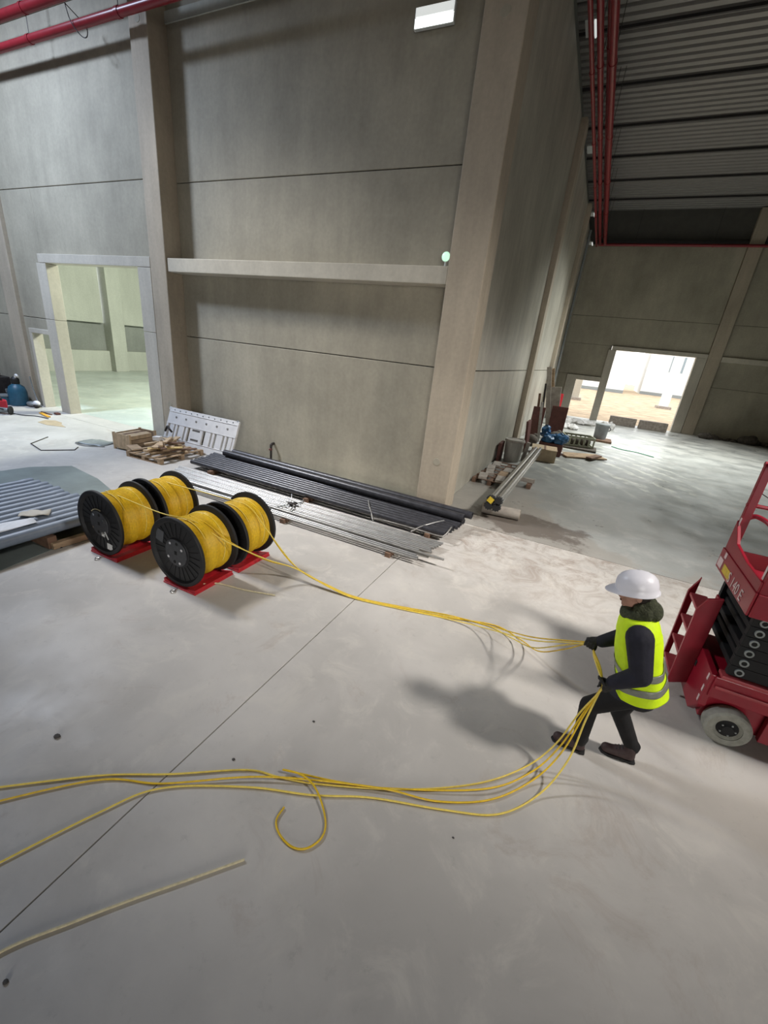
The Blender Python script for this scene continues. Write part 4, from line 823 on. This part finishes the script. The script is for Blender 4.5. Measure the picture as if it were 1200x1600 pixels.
# crate, bin and board on the swirled floor
pc = empty('plastic_crate', (2.15, 11.5, 0.08), 0.25, 'pale green slotted plastic crate on the floor of the right hall', 'crate')
for x0, x1, y0, y1 in ((-0.6, 0.6, -0.42, -0.38), (-0.6, 0.6, 0.38, 0.42), (-0.6, -0.56, -0.38, 0.38), (0.56, 0.6, -0.38, 0.38)):
    boxo('rail', (x0, x1, y0, y1, 0.36, 0.44), M['crate_green'], pc); boxo('rail', (x0, x1, y0, y1, 0.0, 0.08), M['crate_green'], pc)
for k in range(7):
    x = -0.58 + k * 0.19
    for y in (-0.40, 0.40): boxo('slat', (x - 0.03, x + 0.03, y - 0.018, y + 0.018, 0.08, 0.36), M['crate_green'], pc)
for y in (-0.2, 0.0, 0.2): boxo('floor_slat', (-0.56, 0.56, y - 0.05, y + 0.05, 0.0, 0.03), M['crate_green'], pc)
for k in range(5): MB().ell((-0.45 + k * 0.22, 0.05 * (-1) ** k, 0.2), 0.13, 0.2, 0.17, 9, 6).build('contents', M['rubble'], pc, smooth=60)
tag(boxo('dark_base_board', (1.55, 2.95, 10.8, 11.8, 0, 0.078), M['rubble'], None, 0.01), 'dark board under the pale green crate', 'board')
bn = empty('grey_bin', (3.05, 14.6, 0.1), 0, 'grey round bin standing on a board in the right hall', 'bin')
MB().lathe([(0, 0), (0.27, 0), (0.31, 0.66), (0.32, 0.68), (0.28, 0.68), (0.25, 0.06), (0, 0.06)], 24).build('body', M['bin'], bn, smooth=40); MB().lathe([(0.315, 0.64), (0.335, 0.65), (0.335, 0.70), (0.31, 0.71)], 24).build('rim', M['greymetal'], bn, smooth=40)
MB().tube(spline([(0.31, -0.05, 0.6), (0.38, -0.08, 0.5), (0.30, -0.05, 0.4)]), 0.02, 6).build('handle', M['black2'], bn, smooth=50)
tag(boxo('dark_base_board', (2.55, 3.6, 14.1, 15.1, 0, 0.098), M['wood3'], None, 0.01), 'dark wooden board under the grey round bin', 'board')
tag(MB().bar((1.75, 9.0, 0.05), (3.15, 9.9, 0.05), 0.75, 0.05).build('plywood_sheet', M['wood'], bevel=0.006), 'dirty plywood sheet lying before the pale green crate', 'board')
tag(MB().bar((2.7, 8.9, 0.11), (3.05, 9.75, 0.11), 0.22, 0.06).build('dark_beam_offcut', M['wood3'], bevel=0.006), 'dark beam offcut at the right end of the plywood sheet', 'timber')
for k, dy in enumerate((0, 0.22)):
    tag(MB().bar((1.55 + dy, 9.2 - dy, 0.05), (1.05 + dy, 10.1 - dy, 0.05), 0.11, 0.10).build('timber_offcut', M['white_plastic' if k else 'wood2'], bevel=0.006), ['pale timber lying left of the plywood sheet', 'white timber lying between blue bag and plywood sheet'][k], 'timber')
tag(MB().tube(spline([(3.6, 13.4, 0.012), (4.0, 13.0, 0.012), (4.6, 12.9, 0.012), (5.2, 12.4, 0.012)]), 0.018, 6).build('green_cord', M['green_cord'], smooth=60), 'green cord lying on the floor right of the grey bin', 'cord')
# rubble along the far wall on the right
mb = MB(); r5 = random.Random(8)
for q in range(46):
    t = q / 45; x = 9.0 + 6.5 * t; s_ = r5.uniform(0.06, 0.2); mb.ell((x, 23.62 + r5.uniform(-.3, .12), s_ * 0.45), s_ * 1.6, s_, s_ * 0.9, 7, 5)
for i, v in enumerate(mb.v): mb.v[i] = (v[0], v[1], max(0.0, v[2]))
tag(mb.build('rubble_strip', M['rubble']), 'strip of dark rubble along the foot of the far wall', 'rubble', kind='stuff')
for x, y, h, lab in ((11.1, 23.3, 0.5, 'dark heaped sack on the rubble at the far right wall'), (8.9, 22.9, 0.35, 'small dark sack in front of the rubble near the far column')):
    mb = MB(); mb.ell((0, 0, h * 0.4), h * 1.1, h * 0.7, h * 0.55); mb.ell((h * 0.3, 0, h * 0.75), h * 0.5, h * 0.4, h * 0.35)
    for i, v in enumerate(mb.v): mb.v[i] = (v[0], v[1], max(0.0, v[2]))
    tag(mb.build('dark_sack', M['rubble'], smooth=60, loc=(x, y, 0)), lab, 'sack', 'dark sacks on the rubble')
for x, y, s_, lab in ((-0.94, -7.10, 0.022, 'flat dark pebble on the bare floor at lower left'), (0.395, -6.54, 0.011, 'tiny dark pebble above the loop of yellow cable'), (0.73, -5.91, 0.010, 'tiny pebble on the open floor left of the worker'), (0.315, -8.02, 0.012, 'tiny dark pebble at the bottom left corner'), (2.14, -6.21, 0.007, 'tiny dark speck of stone below the yellow cables')):
    mb = MB(); mb.ell((0, 0, s_ * 0.45), s_ * 1.3, s_, s_ * 0.5, 8, 6); mb.ell((s_ * 0.5, s_ * 0.4, s_ * 0.35), s_ * 0.7, s_ * 0.5, s_ * 0.38, 7, 5)
    for i, v in enumerate(mb.v): mb.v[i] = (v[0], v[1], max(0.0, v[2]))
    tag(mb.build('pebble', M['stone'], smooth=40, loc=(x, y, 0)), lab, 'pebble')

# ------------------------------------------------------------------ red scissor lift at the right edge
LX, LY = 5.0, -3.6
lf = empty('scissor_lift', (LX, LY, 0), 0, 'red scissor lift with black folded scissor arms behind the worker', 'lift')
def lb(name, x0, x1, y0, y1, z0, z1, m_='lift_red', parent=None, bevel=0.006):
    return MB().box(x0 - LX, x1 - LX, y0 - LY, y1 - LY, z0, z1).build(name, M[m_], parent or lf, bevel=bevel)
def lv(p): return Vector(p) - Vector((LX, LY, 0))
def lt(name, pts, r, m_='lift_red', parent=None, n=10): return MB().tube([lv(p) for p in pts], r, n).build(name, M[m_], parent or lf, smooth=40)
YN, YR, XE = -4.06, -3.10, 3.93
ch = lb('chassis', XE + 0.02, 6.30, YN + 0.07, YR - 0.07, 0.14, 0.62, 'lift_red')
lb('side_panel', 4.42, 6.30, YN, YN + 0.06, 0.13, 0.42, parent=ch); lb('side_panel', XE, 6.30, YN, YN + 0.06, 0.43, 0.66, parent=ch)
lb('side_panel', 4.42, 6.30, YR - 0.06, YR, 0.13, 0.66, parent=ch)
lb('top_flange', XE + 0.03, 6.30, YN - 0.012, YN + 0.10, 0.665, 0.70, 'lift_red_lit', ch); lb('trim_strip', XE + 0.02, 6.30, YN - 0.02, YN - 0.001, 0.545, 0.575, 'lift_red_lit', ch)
# front bumper plate below the steps, with slanted lower corners
ep = MB().prism([(YN + 0.02, 0.66), (YN + 0.02, 0.30), (YN + 0.20, 0.10), (YR - 0.18, 0.10), (YR - 0.02, 0.30), (YR - 0.02, 0.66)], lambda u, v, d: lv((d, u, v)), XE - 0.03, XE + 0.03).build('bumper_plate', M['lift_red'], lf, bevel=0.006)
MB().box(-0.004, 0, -0.09, 0.09, -0.03, 0.03, 0, Matrix.Translation(lv((XE - 0.03, -3.55, 0.48)))).build('vent_slot', M['bore'], ep)
for y, z in ((YN + 0.07, 0.60), (YN + 0.07, 0.46), (YN + 0.07, 0.34)):
    MB().box(-0.004, 0, -0.016, 0.016, -0.035, 0.035, 0, Matrix.Translation(lv((XE - 0.03, y, z)))).build('label', M['letter'], ep)['label'] = 'small pale label'
MB().box(-0.03, 0.03, -0.003, 0, -0.016, 0.016, 0, Matrix.Translation(lv((4.42, YN - 0.0, 0.47)))).build('label', M['sticker'], ch)['label'] = 'small white label'
# entry ladder: two side rails with steps between
la = empty('entry_ladder', (0, 0, 0)); la.parent = lf
def rail(y, w=0.16): return MB().prism([(3.74, 0.12), (3.74 + w, 0.20), (3.74 + w, 1.24), (3.78, 1.20), (3.72, 1.05)], lambda u, v, d: lv((u, d, v)), y - 0.018, y + 0.018).build('ladder_rail', M['lift_red'], la, bevel=0.006)
rail(-3.14, 0.05); rail(-3.58)
for k, z in enumerate((0.20, 0.47, 0.74, 1.01)): lb('step', 3.74, 3.90, -3.56, -3.16, z, z + 0.035, 'lift_red_lit', la)
lb('back_strip', 3.885, 3.905, -3.56, -3.40, 0.20, 1.20, 'lift_red', la)
# wheels
def wheel(x, y, s_):
    w = empty('wheel', lv((x, y, 0.19))); w.parent = lf
    MB().lathe([(0.115, -0.065), (0.165, -0.07), (0.186, -0.055), (0.19, -0.03), (0.19, 0.03), (0.186, 0.055), (0.165, 0.07), (0.115, 0.065)], 36, (0, 0, 0), (0, 1, 0), closed=True).build('tyre', M['tyre'], w, smooth=40)
    MB().lathe([(0.0, -0.035), (0.085, -0.035), (0.095, -0.05), (0.118, -0.06), (0.118, 0.06), (0.0, 0.06)], 28, (0, 0, 0), (0, s_, 0)).build('rim', M['tyre'], w, smooth=40)
    MB().lathe([(0.0, -0.075), (0.045, -0.075), (0.055, -0.06), (0.088, -0.045), (0.088, -0.03), (0.0, -0.03)], 24, (0, 0, 0), (0, s_, 0)).build('hub', M['lift_black'], w, smooth=40)
    for k in range(5):
        a = 2 * PI * k / 5; MB().lathe([(0.009, -0.066), (0.009, -0.05)], 6, (0.062 * math.cos(a), 0, 0.062 * math.sin(a)), (0, s_, 0)).build('wheel_nut', M['greymetal'], w)
for x in (4.16, 5.95): wheel(x, YN - 0.005, 1); wheel(x, YR + 0.005, -1)
# folded scissor arms, stacked, with pins at their ends
NA = 6; z0 = 0.715; dz = 0.108
for k in range(NA):
    z = z0 + k * dz
    for s_, y0 in ((-1, YN + 0.02), (1, YR - 0.08)):
        ar = lb('scissor_arm', 3.99, 6.15, y0, y0 + 0.06, z, z + dz - 0.003, 'lift_black', None, 0.004)
        if s_ < 0:
            MB().lathe([(0.022, 0.006), (0.036, 0.006), (0.036, -0.014), (0.022, -0.014)], 18, lv((4.07, y0, z + dz / 2)), (0, 1, 0), closed=True).build('pin_ring', M['greymetal'], ar, smooth=40)
            MB().lathe([(0.0, 0.0), (0.021, 0.0), (0.021, -0.008), (0, -0.008)], 14, lv((4.07, y0, z + dz / 2)), (0, 1, 0)).build('pin', M['bore'], ar)
    lb('cross_tube', 4.02 + 0.02 * (k % 2), 4.10, YN + 0.08, YR - 0.08, z + 0.02, z + dz - 0.03, 'lift_black', None, 0.008)
MB().box(-0.12, 0.12, -0.003, 0, -0.03, 0.03, 0, Matrix.Translation(lv((4.34, YN + 0.02, 1.24)))).build('warning_label', M['yellow_label'], lf)['label'] = 'yellow warning label on the black arms'
# platform with toe boards, posts and rails
PX, PY0, PY1, PZ0 = 3.90, -4.14, -3.06, 1.40
pf = lb('platform', PX, 6.3, PY0, PY1, PZ0, PZ0 + 0.04, 'lift_red')
tb = lb('toe_board', PX - 0.02, PX, PY0, PY1, PZ0 - 0.02, PZ0 + 0.20, 'lift_red', pf); lb('toe_board', PX, 6.3, PY0 - 0.02, PY0, PZ0 - 0.02, PZ0 + 0.20, 'lift_red', pf); lb('toe_board', PX, 6.3, PY1, PY1 + 0.02, PZ0 - 0.02, PZ0 + 0.20, 'lift_red', pf)
def post(x, y, h=1.12): return lb('guard_post', x - 0.035, x + 0.035, y - 0.03, y + 0.03, PZ0 + 0.04, PZ0 + h, 'lift_red', pf)
for x in (PX + 0.04, 5.1, 6.26):
    for y in (PY0 + 0.035, PY1 - 0.035): post(x, y)
lt('guard_rail', [(PX, PY1 - 0.035, PZ0 + 1.12), (6.3, PY1 - 0.035, PZ0 + 1.12)], 0.024, parent=pf); lt('guard_rail', [(PX, PY0 + 0.035, PZ0 + 1.12), (6.3, PY0 + 0.035, PZ0 + 1.12)], 0.024, parent=pf)
lt('guard_rail', [(PX, PY1 - 0.035, PZ0 + 0.70), (6.3, PY1 - 0.035, PZ0 + 0.70)], 0.02, parent=pf); lt('guard_rail', [(PX, PY0 + 0.035, PZ0 + 0.60), (6.3, PY0 + 0.035, PZ0 + 0.60)], 0.02, parent=pf)
lt('guard_rail', [(PX + 0.04, PY0 + 0.03, PZ0 + 1.12), (PX + 0.04, PY1 - 0.03, PZ0 + 1.12)], 0.024, parent=pf)
lt('bent_rail', spline([(PX + 0.05, PY1 - 0.04, PZ0 + 0.56), (PX + 0.12, PY1 - 0.06, PZ0 + 0.60), (PX + 0.22, PY1 - 0.2, PZ0 + 0.55), (PX + 0.22, PY1 - 0.5, PZ0 + 0.40), (PX + 0.22, PY1 - 0.75, PZ0 + 0.36)]), 0.024, parent=pf)
MB().prism([(PY1 - 0.02, PZ0 + 0.20), (PY1 - 0.02, PZ0 + 0.52), (PY1 - 0.26, PZ0 + 0.34), (PY1 - 0.62, PZ0 + 0.30), (PY0 + 0.02, PZ0 + 0.30), (PY0 + 0.02, PZ0 + 0.20)], lambda u, v, d: lv((d, u, v)), PX - 0.01, PX + 0.02).build('end_gate', M['lift_red'], pf, bevel=0.005)
lt('brace_wire', [(PX + 0.04, PY1 - 0.04, PZ0 + 0.85), (PX + 0.35, PY1 - 0.04, PZ0 + 0.70)], 0.005, 'darkmetal', pf)
def plate_label(y, z, w, h, m_, lab, x=None):
    o = MB().box(-0.003, 0, -w / 2, w / 2, -h / 2, h / 2, 0, Matrix.Translation(lv((x or PX - 0.02, y, z)))).build('label', M[m_], pf); o['label'] = lab; return o
plate_label(PY1 - 0.10, PZ0 + 0.06, 0.13, 0.10, 'letter', 'pale label at the far end of the toe board'); plate_label(PY1 - 0.34, PZ0 + 0.055, 0.24, 0.085, 'yellow_label', 'yellow label on the toe board')
plate_label(PY1 - 0.17, PZ0 + 0.165, 0.06, 0.06, 'letter', 'pale square label'); plate_label(PY1 - 0.065, PZ0 + 0.46, 0.035, 0.20, 'letter', 'pale strip on the far guard post', PX + 0.003)
plate_label(PY0 + 0.065, PZ0 + 0.42, 0.035, 0.22, 'letter', 'pale strip on the near guard post', PX + 0.003)
def lettering(txt, size, parent, M4, m_, name='lettering'):
    cu = bpy.data.curves.new('t', 'FONT'); cu.body = txt; cu.size = size; cu.extrude = 0.002; cu.align_x = 'CENTER'; cu.align_y = 'CENTER'; cu.resolution_u = 3
    to = bpy.data.objects.new('t', cu); COL.objects.link(to); dg = bpy.context.evaluated_depsgraph_get()
    me = bpy.data.meshes.new_from_object(to.evaluated_get(dg)); bpy.data.objects.remove(to); me.transform(M4); me.materials.clear(); me.materials.append(M[m_])
    o = bpy.data.objects.new(name, me); COL.objects.link(o); o.parent = parent; return o
# text runs towards the near corner and faces the worker
R = Matrix(((0, 0, -1), (-1, 0, 0), (0, 1, 0))).to_4x4(); R.translation = lv((PX - 0.0225, PY1 - 0.66, PZ0 + 0.05))
lettering('S 140 E', 0.15, pf, R, 'letter')['label'] = 'pale model lettering'

# ------------------------------------------------------------------ the worker
PR = Vector((3.05, -4.85, 0))
pe = empty('person', PR, 0, 'person in yellow safety vest and white helmet hauling yellow cables with both hands', 'person')
def W3(x, y, z): return Vector((x, y, z)) - PR
def remesh(mb, name, mats, voxel, iters, parent, picker=None):
    ob = bpy.data.objects.new('tmp', mb.mesh('tmp', mats)); COL.objects.link(ob)
    r = ob.modifiers.new('r', 'REMESH'); r.mode = 'VOXEL'; r.voxel_size = voxel
    s_ = ob.modifiers.new('s', 'SMOOTH'); s_.iterations = iters; s_.factor = 0.5
    dg = bpy.context.evaluated_depsgraph_get(); me = bpy.data.meshes.new_from_object(ob.evaluated_get(dg)); bpy.data.objects.remove(ob)
    me.name = name; me.materials.clear()
    for q in (mats if isinstance(mats, (list, tuple)) else [mats]): me.materials.append(q)
    me.polygons.foreach_set('use_smooth', [True] * len(me.polygons))
    if picker: me.polygons.foreach_set('material_index', [picker(p.center) for p in me.polygons])
    else: me.polygons.foreach_set('material_index', [0] * len(me.polygons))
    o = bpy.data.objects.new(name, me); COL.objects.link(o); o.parent = parent; return o
mb = MB()
lean = Matrix.Rotation(-0.30, 3, 'Y')
mb.ell(W3(3.19, -4.85, 0.86), 0.145, 0.175, 0.14, 16, 10); mb.ell(W3(3.19, -4.85, 0.78), 0.155, 0.195, 0.15, 16, 10)
mb.ell(W3(3.12, -4.85, 1.04), 0.125, 0.165, 0.20, 16, 10, 0, lean); mb.ell(W3(3.055, -4.85, 1.24), 0.13, 0.185, 0.20, 16, 10, 0, lean)
mb.capsule(W3(3.02, -5.00, 1.37), W3(3.02, -4.70, 1.37), 0.075, 0.075)
mb.capsule(W3(3.0, -4.85, 1.40), W3(2.955, -4.85, 1.56), 0.062, 0.055)
# near arm, far arm (sleeves)
mb.capsule(W3(3.02, -5.03, 1.355), W3(3.10, -5.10, 1.09), 0.100, 0.080); mb.capsule(W3(3.10, -5.10, 1.08), W3(2.955, -5.09, 0.935), 0.080, 0.056)
mb.capsule(W3(3.02, -4.67, 1.355), W3(3.03, -4.60, 1.10), 0.100, 0.078); mb.capsule(W3(3.03, -4.60, 1.10), W3(2.855, -4.645, 0.985), 0.076, 0.054)
# near leg in front, far leg pushing off behind
mb.capsule(W3(3.17, -4.935, 0.80), W3(2.88, -4.95, 0.53), 0.105, 0.075); mb.capsule(W3(2.88, -4.95, 0.53), W3(2.905, -4.935, 0.13), 0.078, 0.062)
mb.ell(W3(2.905, -4.935, 0.16), 0.07, 0.065, 0.05, 10, 8)
mb.capsule(W3(3.20, -4.77, 0.80), W3(3.135, -4.79, 0.47), 0.105, 0.075); mb.capsule(W3(3.135, -4.79, 0.47), W3(3.325, -4.79, 0.15), 0.078, 0.062)
mb.ell(W3(3.32, -4.79, 0.17), 0.072, 0.065, 0.05, 10, 8)
# head with jaw, nose, brow, ears
hd = Matrix.Rotation(-0.22, 3, 'Y')
def HP(x, y, z): return W3(2.935, -4.85, 1.62) + hd @ Vector((x, y, z))
mb.ell(HP(0, 0, 0.02), 0.098, 0.076, 0.105, 16, 12, 0, hd); mb.ell(HP(-0.035, 0, -0.065), 0.062, 0.055, 0.06, 14, 10, 0, hd); mb.ell(HP(-0.080, 0, -0.098), 0.024, 0.028, 0.022, 10, 8)
mb.ell(HP(-0.105, 0, -0.022), 0.022, 0.016, 0.028, 10, 8, 0, hd); mb.ell(HP(-0.088, 0, 0.022), 0.018, 0.052, 0.014, 10, 8, 0, hd); mb.ell(HP(-0.090, 0, -0.064), 0.016, 0.028, 0.012, 10, 8, 0, hd)
for s_ in (-1, 1): mb.ell(HP(0.012, s_ * 0.078, -0.012), 0.022, 0.012, 0.032, 10, 8, 0, hd)
def pick(c):
    w = c + PR
    if w.z > 1.475: return 2
    return 0 if w.z > 0.74 else 1
body = remesh(mb, 'body', [M['navy'], M['trouser'], M['skin']], 0.0105, 3, pe, pick)
for s_ in (-1, 1): MB().ell(HP(-0.089, s_ * 0.030, 0.002), 0.008, 0.013, 0.008, 10, 6).build('eye', M['eye'], pe, smooth=60)
MB().ell(HP(-0.106, 0, -0.062), 0.006, 0.022, 0.005, 10, 6, 0, hd).build('mouth', M['rust'], pe, smooth=60)
mb = MB(); mb.ell(HP(0.03, 0, 0.0), 0.078, 0.079, 0.085, 16, 10, 0, hd); mb.build('hair', M['hair'], pe, smooth=60)
# helmet: dome, rim, front peak, ridge
n = 40; prof = [(1.10, -0.004), (1.10, 0.004), (1.01, 0.014), (1.0, 0.05), (0.93, 0.092), (0.74, 0.128), (0.45, 0.150), (0.18, 0.158), (0.0, 0.159)]
vs = []; fs = []; th = Matrix.Rotation(-0.20, 3, 'Y'); hc = W3(2.925, -4.85, 1.648)
for i, (r, z) in enumerate(prof):
    for j in range(n):
        a = 2 * PI * j / n; pk = max(0.0, -math.cos(a)) ** 3 * (0.055 if i < 2 else 0.0)
        rid = 0.012 * math.exp(-((math.sin(a) * r) / 0.16) ** 2) if i >= 3 else 0.0
        vs.append(hc + th @ Vector(((0.147 * r) * math.cos(a) - pk, 0.124 * r * math.sin(a), z + rid - (0.012 if i < 2 else 0) * max(0, -math.cos(a)) ** 2)))
for i in range(len(prof) - 1):
    for j in range(n): fs.append((i * n + j, i * n + (j + 1) % n, (i + 1) * n + (j + 1) % n, (i + 1) * n + j))
fs.append(tuple(range(n))[::-1])
hm = MB().add(vs, fs).build('helmet', M['helmet'], pe, smooth=50)
MB().tube(spline([hc + th @ Vector((0.10, s, 0.0)) for s in (-0.09, -0.05, 0.0, 0.05, 0.09)]), 0.012, 8).build('helmet_band', M['black2'], hm, smooth=60)
# olive hood and neck warmer
mb = MB()
for j in range(18):
    a = 2 * PI * j / 18; c_ = W3(2.985 + 0.078 * math.cos(a), -4.85 + 0.082 * math.sin(a), 1.475 + 0.03 * math.cos(a)); mb.ell(c_, 0.045, 0.045, 0.058 + 0.008 * math.sin(3 * a), 10, 8)
mb.ell(W3(3.085, -4.85, 1.515), 0.062, 0.115, 0.07, 14, 10); mb.ell(W3(3.035, -4.85, 1.565), 0.060, 0.092, 0.060, 14, 10); mb.ell(W3(2.99, -4.915, 1.535), 0.06, 0.035, 0.045); mb.ell(W3(2.99, -4.785, 1.535), 0.06, 0.035, 0.045); mb.ell(W3(3.03, -4.93, 1.50), 0.055, 0.05, 0.06); mb.ell(W3(3.03, -4.77, 1.50), 0.055, 0.05, 0.06); mb.ell(W3(2.93, -4.85, 1.475), 0.06, 0.075, 0.055)
remesh(mb, 'hood', M['olive'], 0.009, 3, pe)
# vest: a shell around the torso with arm holes and two bands
up = Vector((-0.30, 0, 0.954)); fw = Vector((-0.954, 0, -0.30)); sd = Vector((0, 1, 0))
rings = [(3.195, 0.80, 0.235, 0.192), (3.185, 0.84, 0.232, 0.188), (3.165, 0.90, 0.228, 0.180), (3.145, 0.965, 0.224, 0.172), (3.12, 1.04, 0.222, 0.166), (3.095, 1.11, 0.224, 0.164), (3.072, 1.18, 0.228, 0.164), (3.052, 1.25, 0.232, 0.162), (3.034, 1.31, 0.232, 0.156), (3.02, 1.365, 0.222, 0.145), (3.01, 1.405, 0.200, 0.132), (3.0, 1.44, 0.160, 0.118), (2.992, 1.465, 0.125, 0.108)]
def shell(rg, n, off=0.0, cut=True, wob=0.006):
    vs = []; fs = []
    for i, (x, z, a_, b_) in enumerate(rg):
        for j in range(n):
            t = 2 * PI * j / n; c_, s2 = math.cos(t), math.sin(t); e = 0.85
            w = wob * math.sin(5 * t + 0.9 * z * 14) * (1.0 if z < 1.3 else 0.3)
            vs.append(W3(x, -4.85, z) + fw * ((b_ + off + w) * math.copysign(abs(c_) ** e, c_)) + sd * ((a_ + off + w) * math.copysign(abs(s2) ** e, s2)))
    for i in range(len(rg) - 1):
        zc = (rg[i][1] + rg[i + 1][1]) / 2
        for j in range(n):
            t = 2 * PI * (j + 0.5) / n; da = min(abs(t - PI / 2), abs(t - 3 * PI / 2))
            if cut and zc > 1.11 and zc < 1.40 and (da / 0.50) ** 2 + ((zc - 1.275) / 0.135) ** 2 < 1: continue
            fs.append((i * n + j, i * n + (j + 1) % n, (i + 1) * n + (j + 1) % n, (i + 1) * n + j))
    return MB().add(vs, fs)
def interp(z):
    for a_, b_ in zip(rings, rings[1:]):
        if a_[1] <= z <= b_[1]:
            f = (z - a_[1]) / (b_[1] - a_[1]); return tuple(a_[k] + (b_[k] - a_[k]) * f for k in range(4))
    return rings[-1]
fine = [interp(0.80 + (1.465 - 0.80) * k / 60) for k in range(61)]
ve = shell(fine, 120).build('vest', M['vest'], pe, smooth=50); so = ve.modifiers.new('s', 'SOLIDIFY'); so.thickness = 0.008
for z0_, z1_ in ((0.885, 0.94), (1.005, 1.06)):
    o = shell([interp(z0_ + (z1_ - z0_) * k / 4) for k in range(5)], 72, 0.005, False).build('reflective_band', M['band'], ve, smooth=50); so = o.modifiers.new('s', 'SOLIDIFY'); so.thickness = 0.004; so.offset = 1
# gloves gripping the cable bundle: palm, four unequal curled fingers and a thumb
def grip(c, axis, palm, wrist, name):
    a = Vector(axis).normalized(); p = Vector(palm); p = (p - a * p.dot(a)).normalized(); q = a.cross(p); c = Vector(c) - PR; wr = Vector(wrist) - PR
    mb = MB(); B = Matrix((p, q, a)).transposed()
    pc = c + p * 0.038
    mb.ell(pc, 0.023, 0.042, 0.050, 14, 10, 0, B); mb.capsule(pc + p * 0.004, wr, 0.034, 0.040)
    for i, (o_, r_, e) in enumerate(((-0.036, 0.0105, 3.9), (-0.012, 0.0118, 4.4), (0.012, 0.0122, 4.5), (0.036, 0.0116, 4.25))):
        pts = [c + a * o_ + (p * math.cos(t) + q * math.sin(t)) * (0.031 if k < 2 else 0.025) for k, t in enumerate([0.55, 1.35, 2.2, 3.0, e])]
        for k in range(4): mb.capsule(pts[k], pts[k + 1], r_ - 0.0006 * k, r_ - 0.0006 * (k + 1), 8)
    tp = [pc - q * 0.030 + a * 0.020, c - q * 0.042 + a * 0.044 + p * 0.020, c - q * 0.040 + a * 0.050 - p * 0.014, c - q * 0.016 + a * 0.046 - p * 0.036]
    for k in range(3): mb.capsule(tp[k], tp[k + 1], 0.0145 - 0.0015 * k, 0.013 - 0.0015 * k, 8)
    return remesh(mb, name, M['glove'], 0.0042, 2, pe)
grip(HN, (0.0, 0.10, 0.99), (0.6, -0.5, 0.4), (2.958, -5.092, 0.94), 'glove')
grip(HF, (0.9, -0.25, -0.1), (0.35, 0.3, 0.75), (2.865, -4.642, 0.99), 'glove')
# boots
def boot(heel, toe):
    h = Vector(heel); t = Vector(toe); d = (t - h); L_ = d.length; d.normalize(); s2 = Vector((0, 0, 1)).cross(d)
    b = MB(); b.capsule(h + d * 0.055 + Vector((0, 0, 0.062)), t - d * 0.055 + Vector((0, 0, 0.052)), 0.046, 0.045); b.capsule(h + d * 0.065 + Vector((0, 0, 0.07)), h + d * 0.07 + Vector((0, 0, 0.15)), 0.052, 0.055)
    b.capsule(h + d * 0.09 + Vector((0, 0, 0.09)), t - d * 0.11 + Vector((0, 0, 0.055)), 0.05, 0.046)
    o = remesh(b, 'boot', M['boot'], 0.008, 3, pe)
    pl_ = [(0.0, -0.03), (0.03, -0.042), (0.12, -0.036), (0.22, -0.052), (L_ - 0.02, -0.034), (L_, 0.0), (L_ - 0.02, 0.034), (0.22, 0.05), (0.12, 0.036), (0.03, 0.042), (0.0, 0.03)]
    MB().prism(pl_, lambda u, v, dd: h + d * u + s2 * v + Vector((0, 0, dd)), 0.001, 0.024).build('sole', M['sole'], o, bevel=0.004)
    for k in range(4):
        c_ = h + d * (0.13 + 0.022 * k) + Vector((0, 0, 0.125 - 0.013 * k)); MB().tube([c_ - s2 * 0.028, c_ + Vector((0, 0, 0.006)), c_ + s2 * 0.028], 0.004, 6).build('lace', M['black2'], o)
boot(W3(2.975, -4.935, 0), W3(2.685, -4.925, 0)); boot(W3(3.385, -4.80, 0), W3(3.09, -4.815, 0))
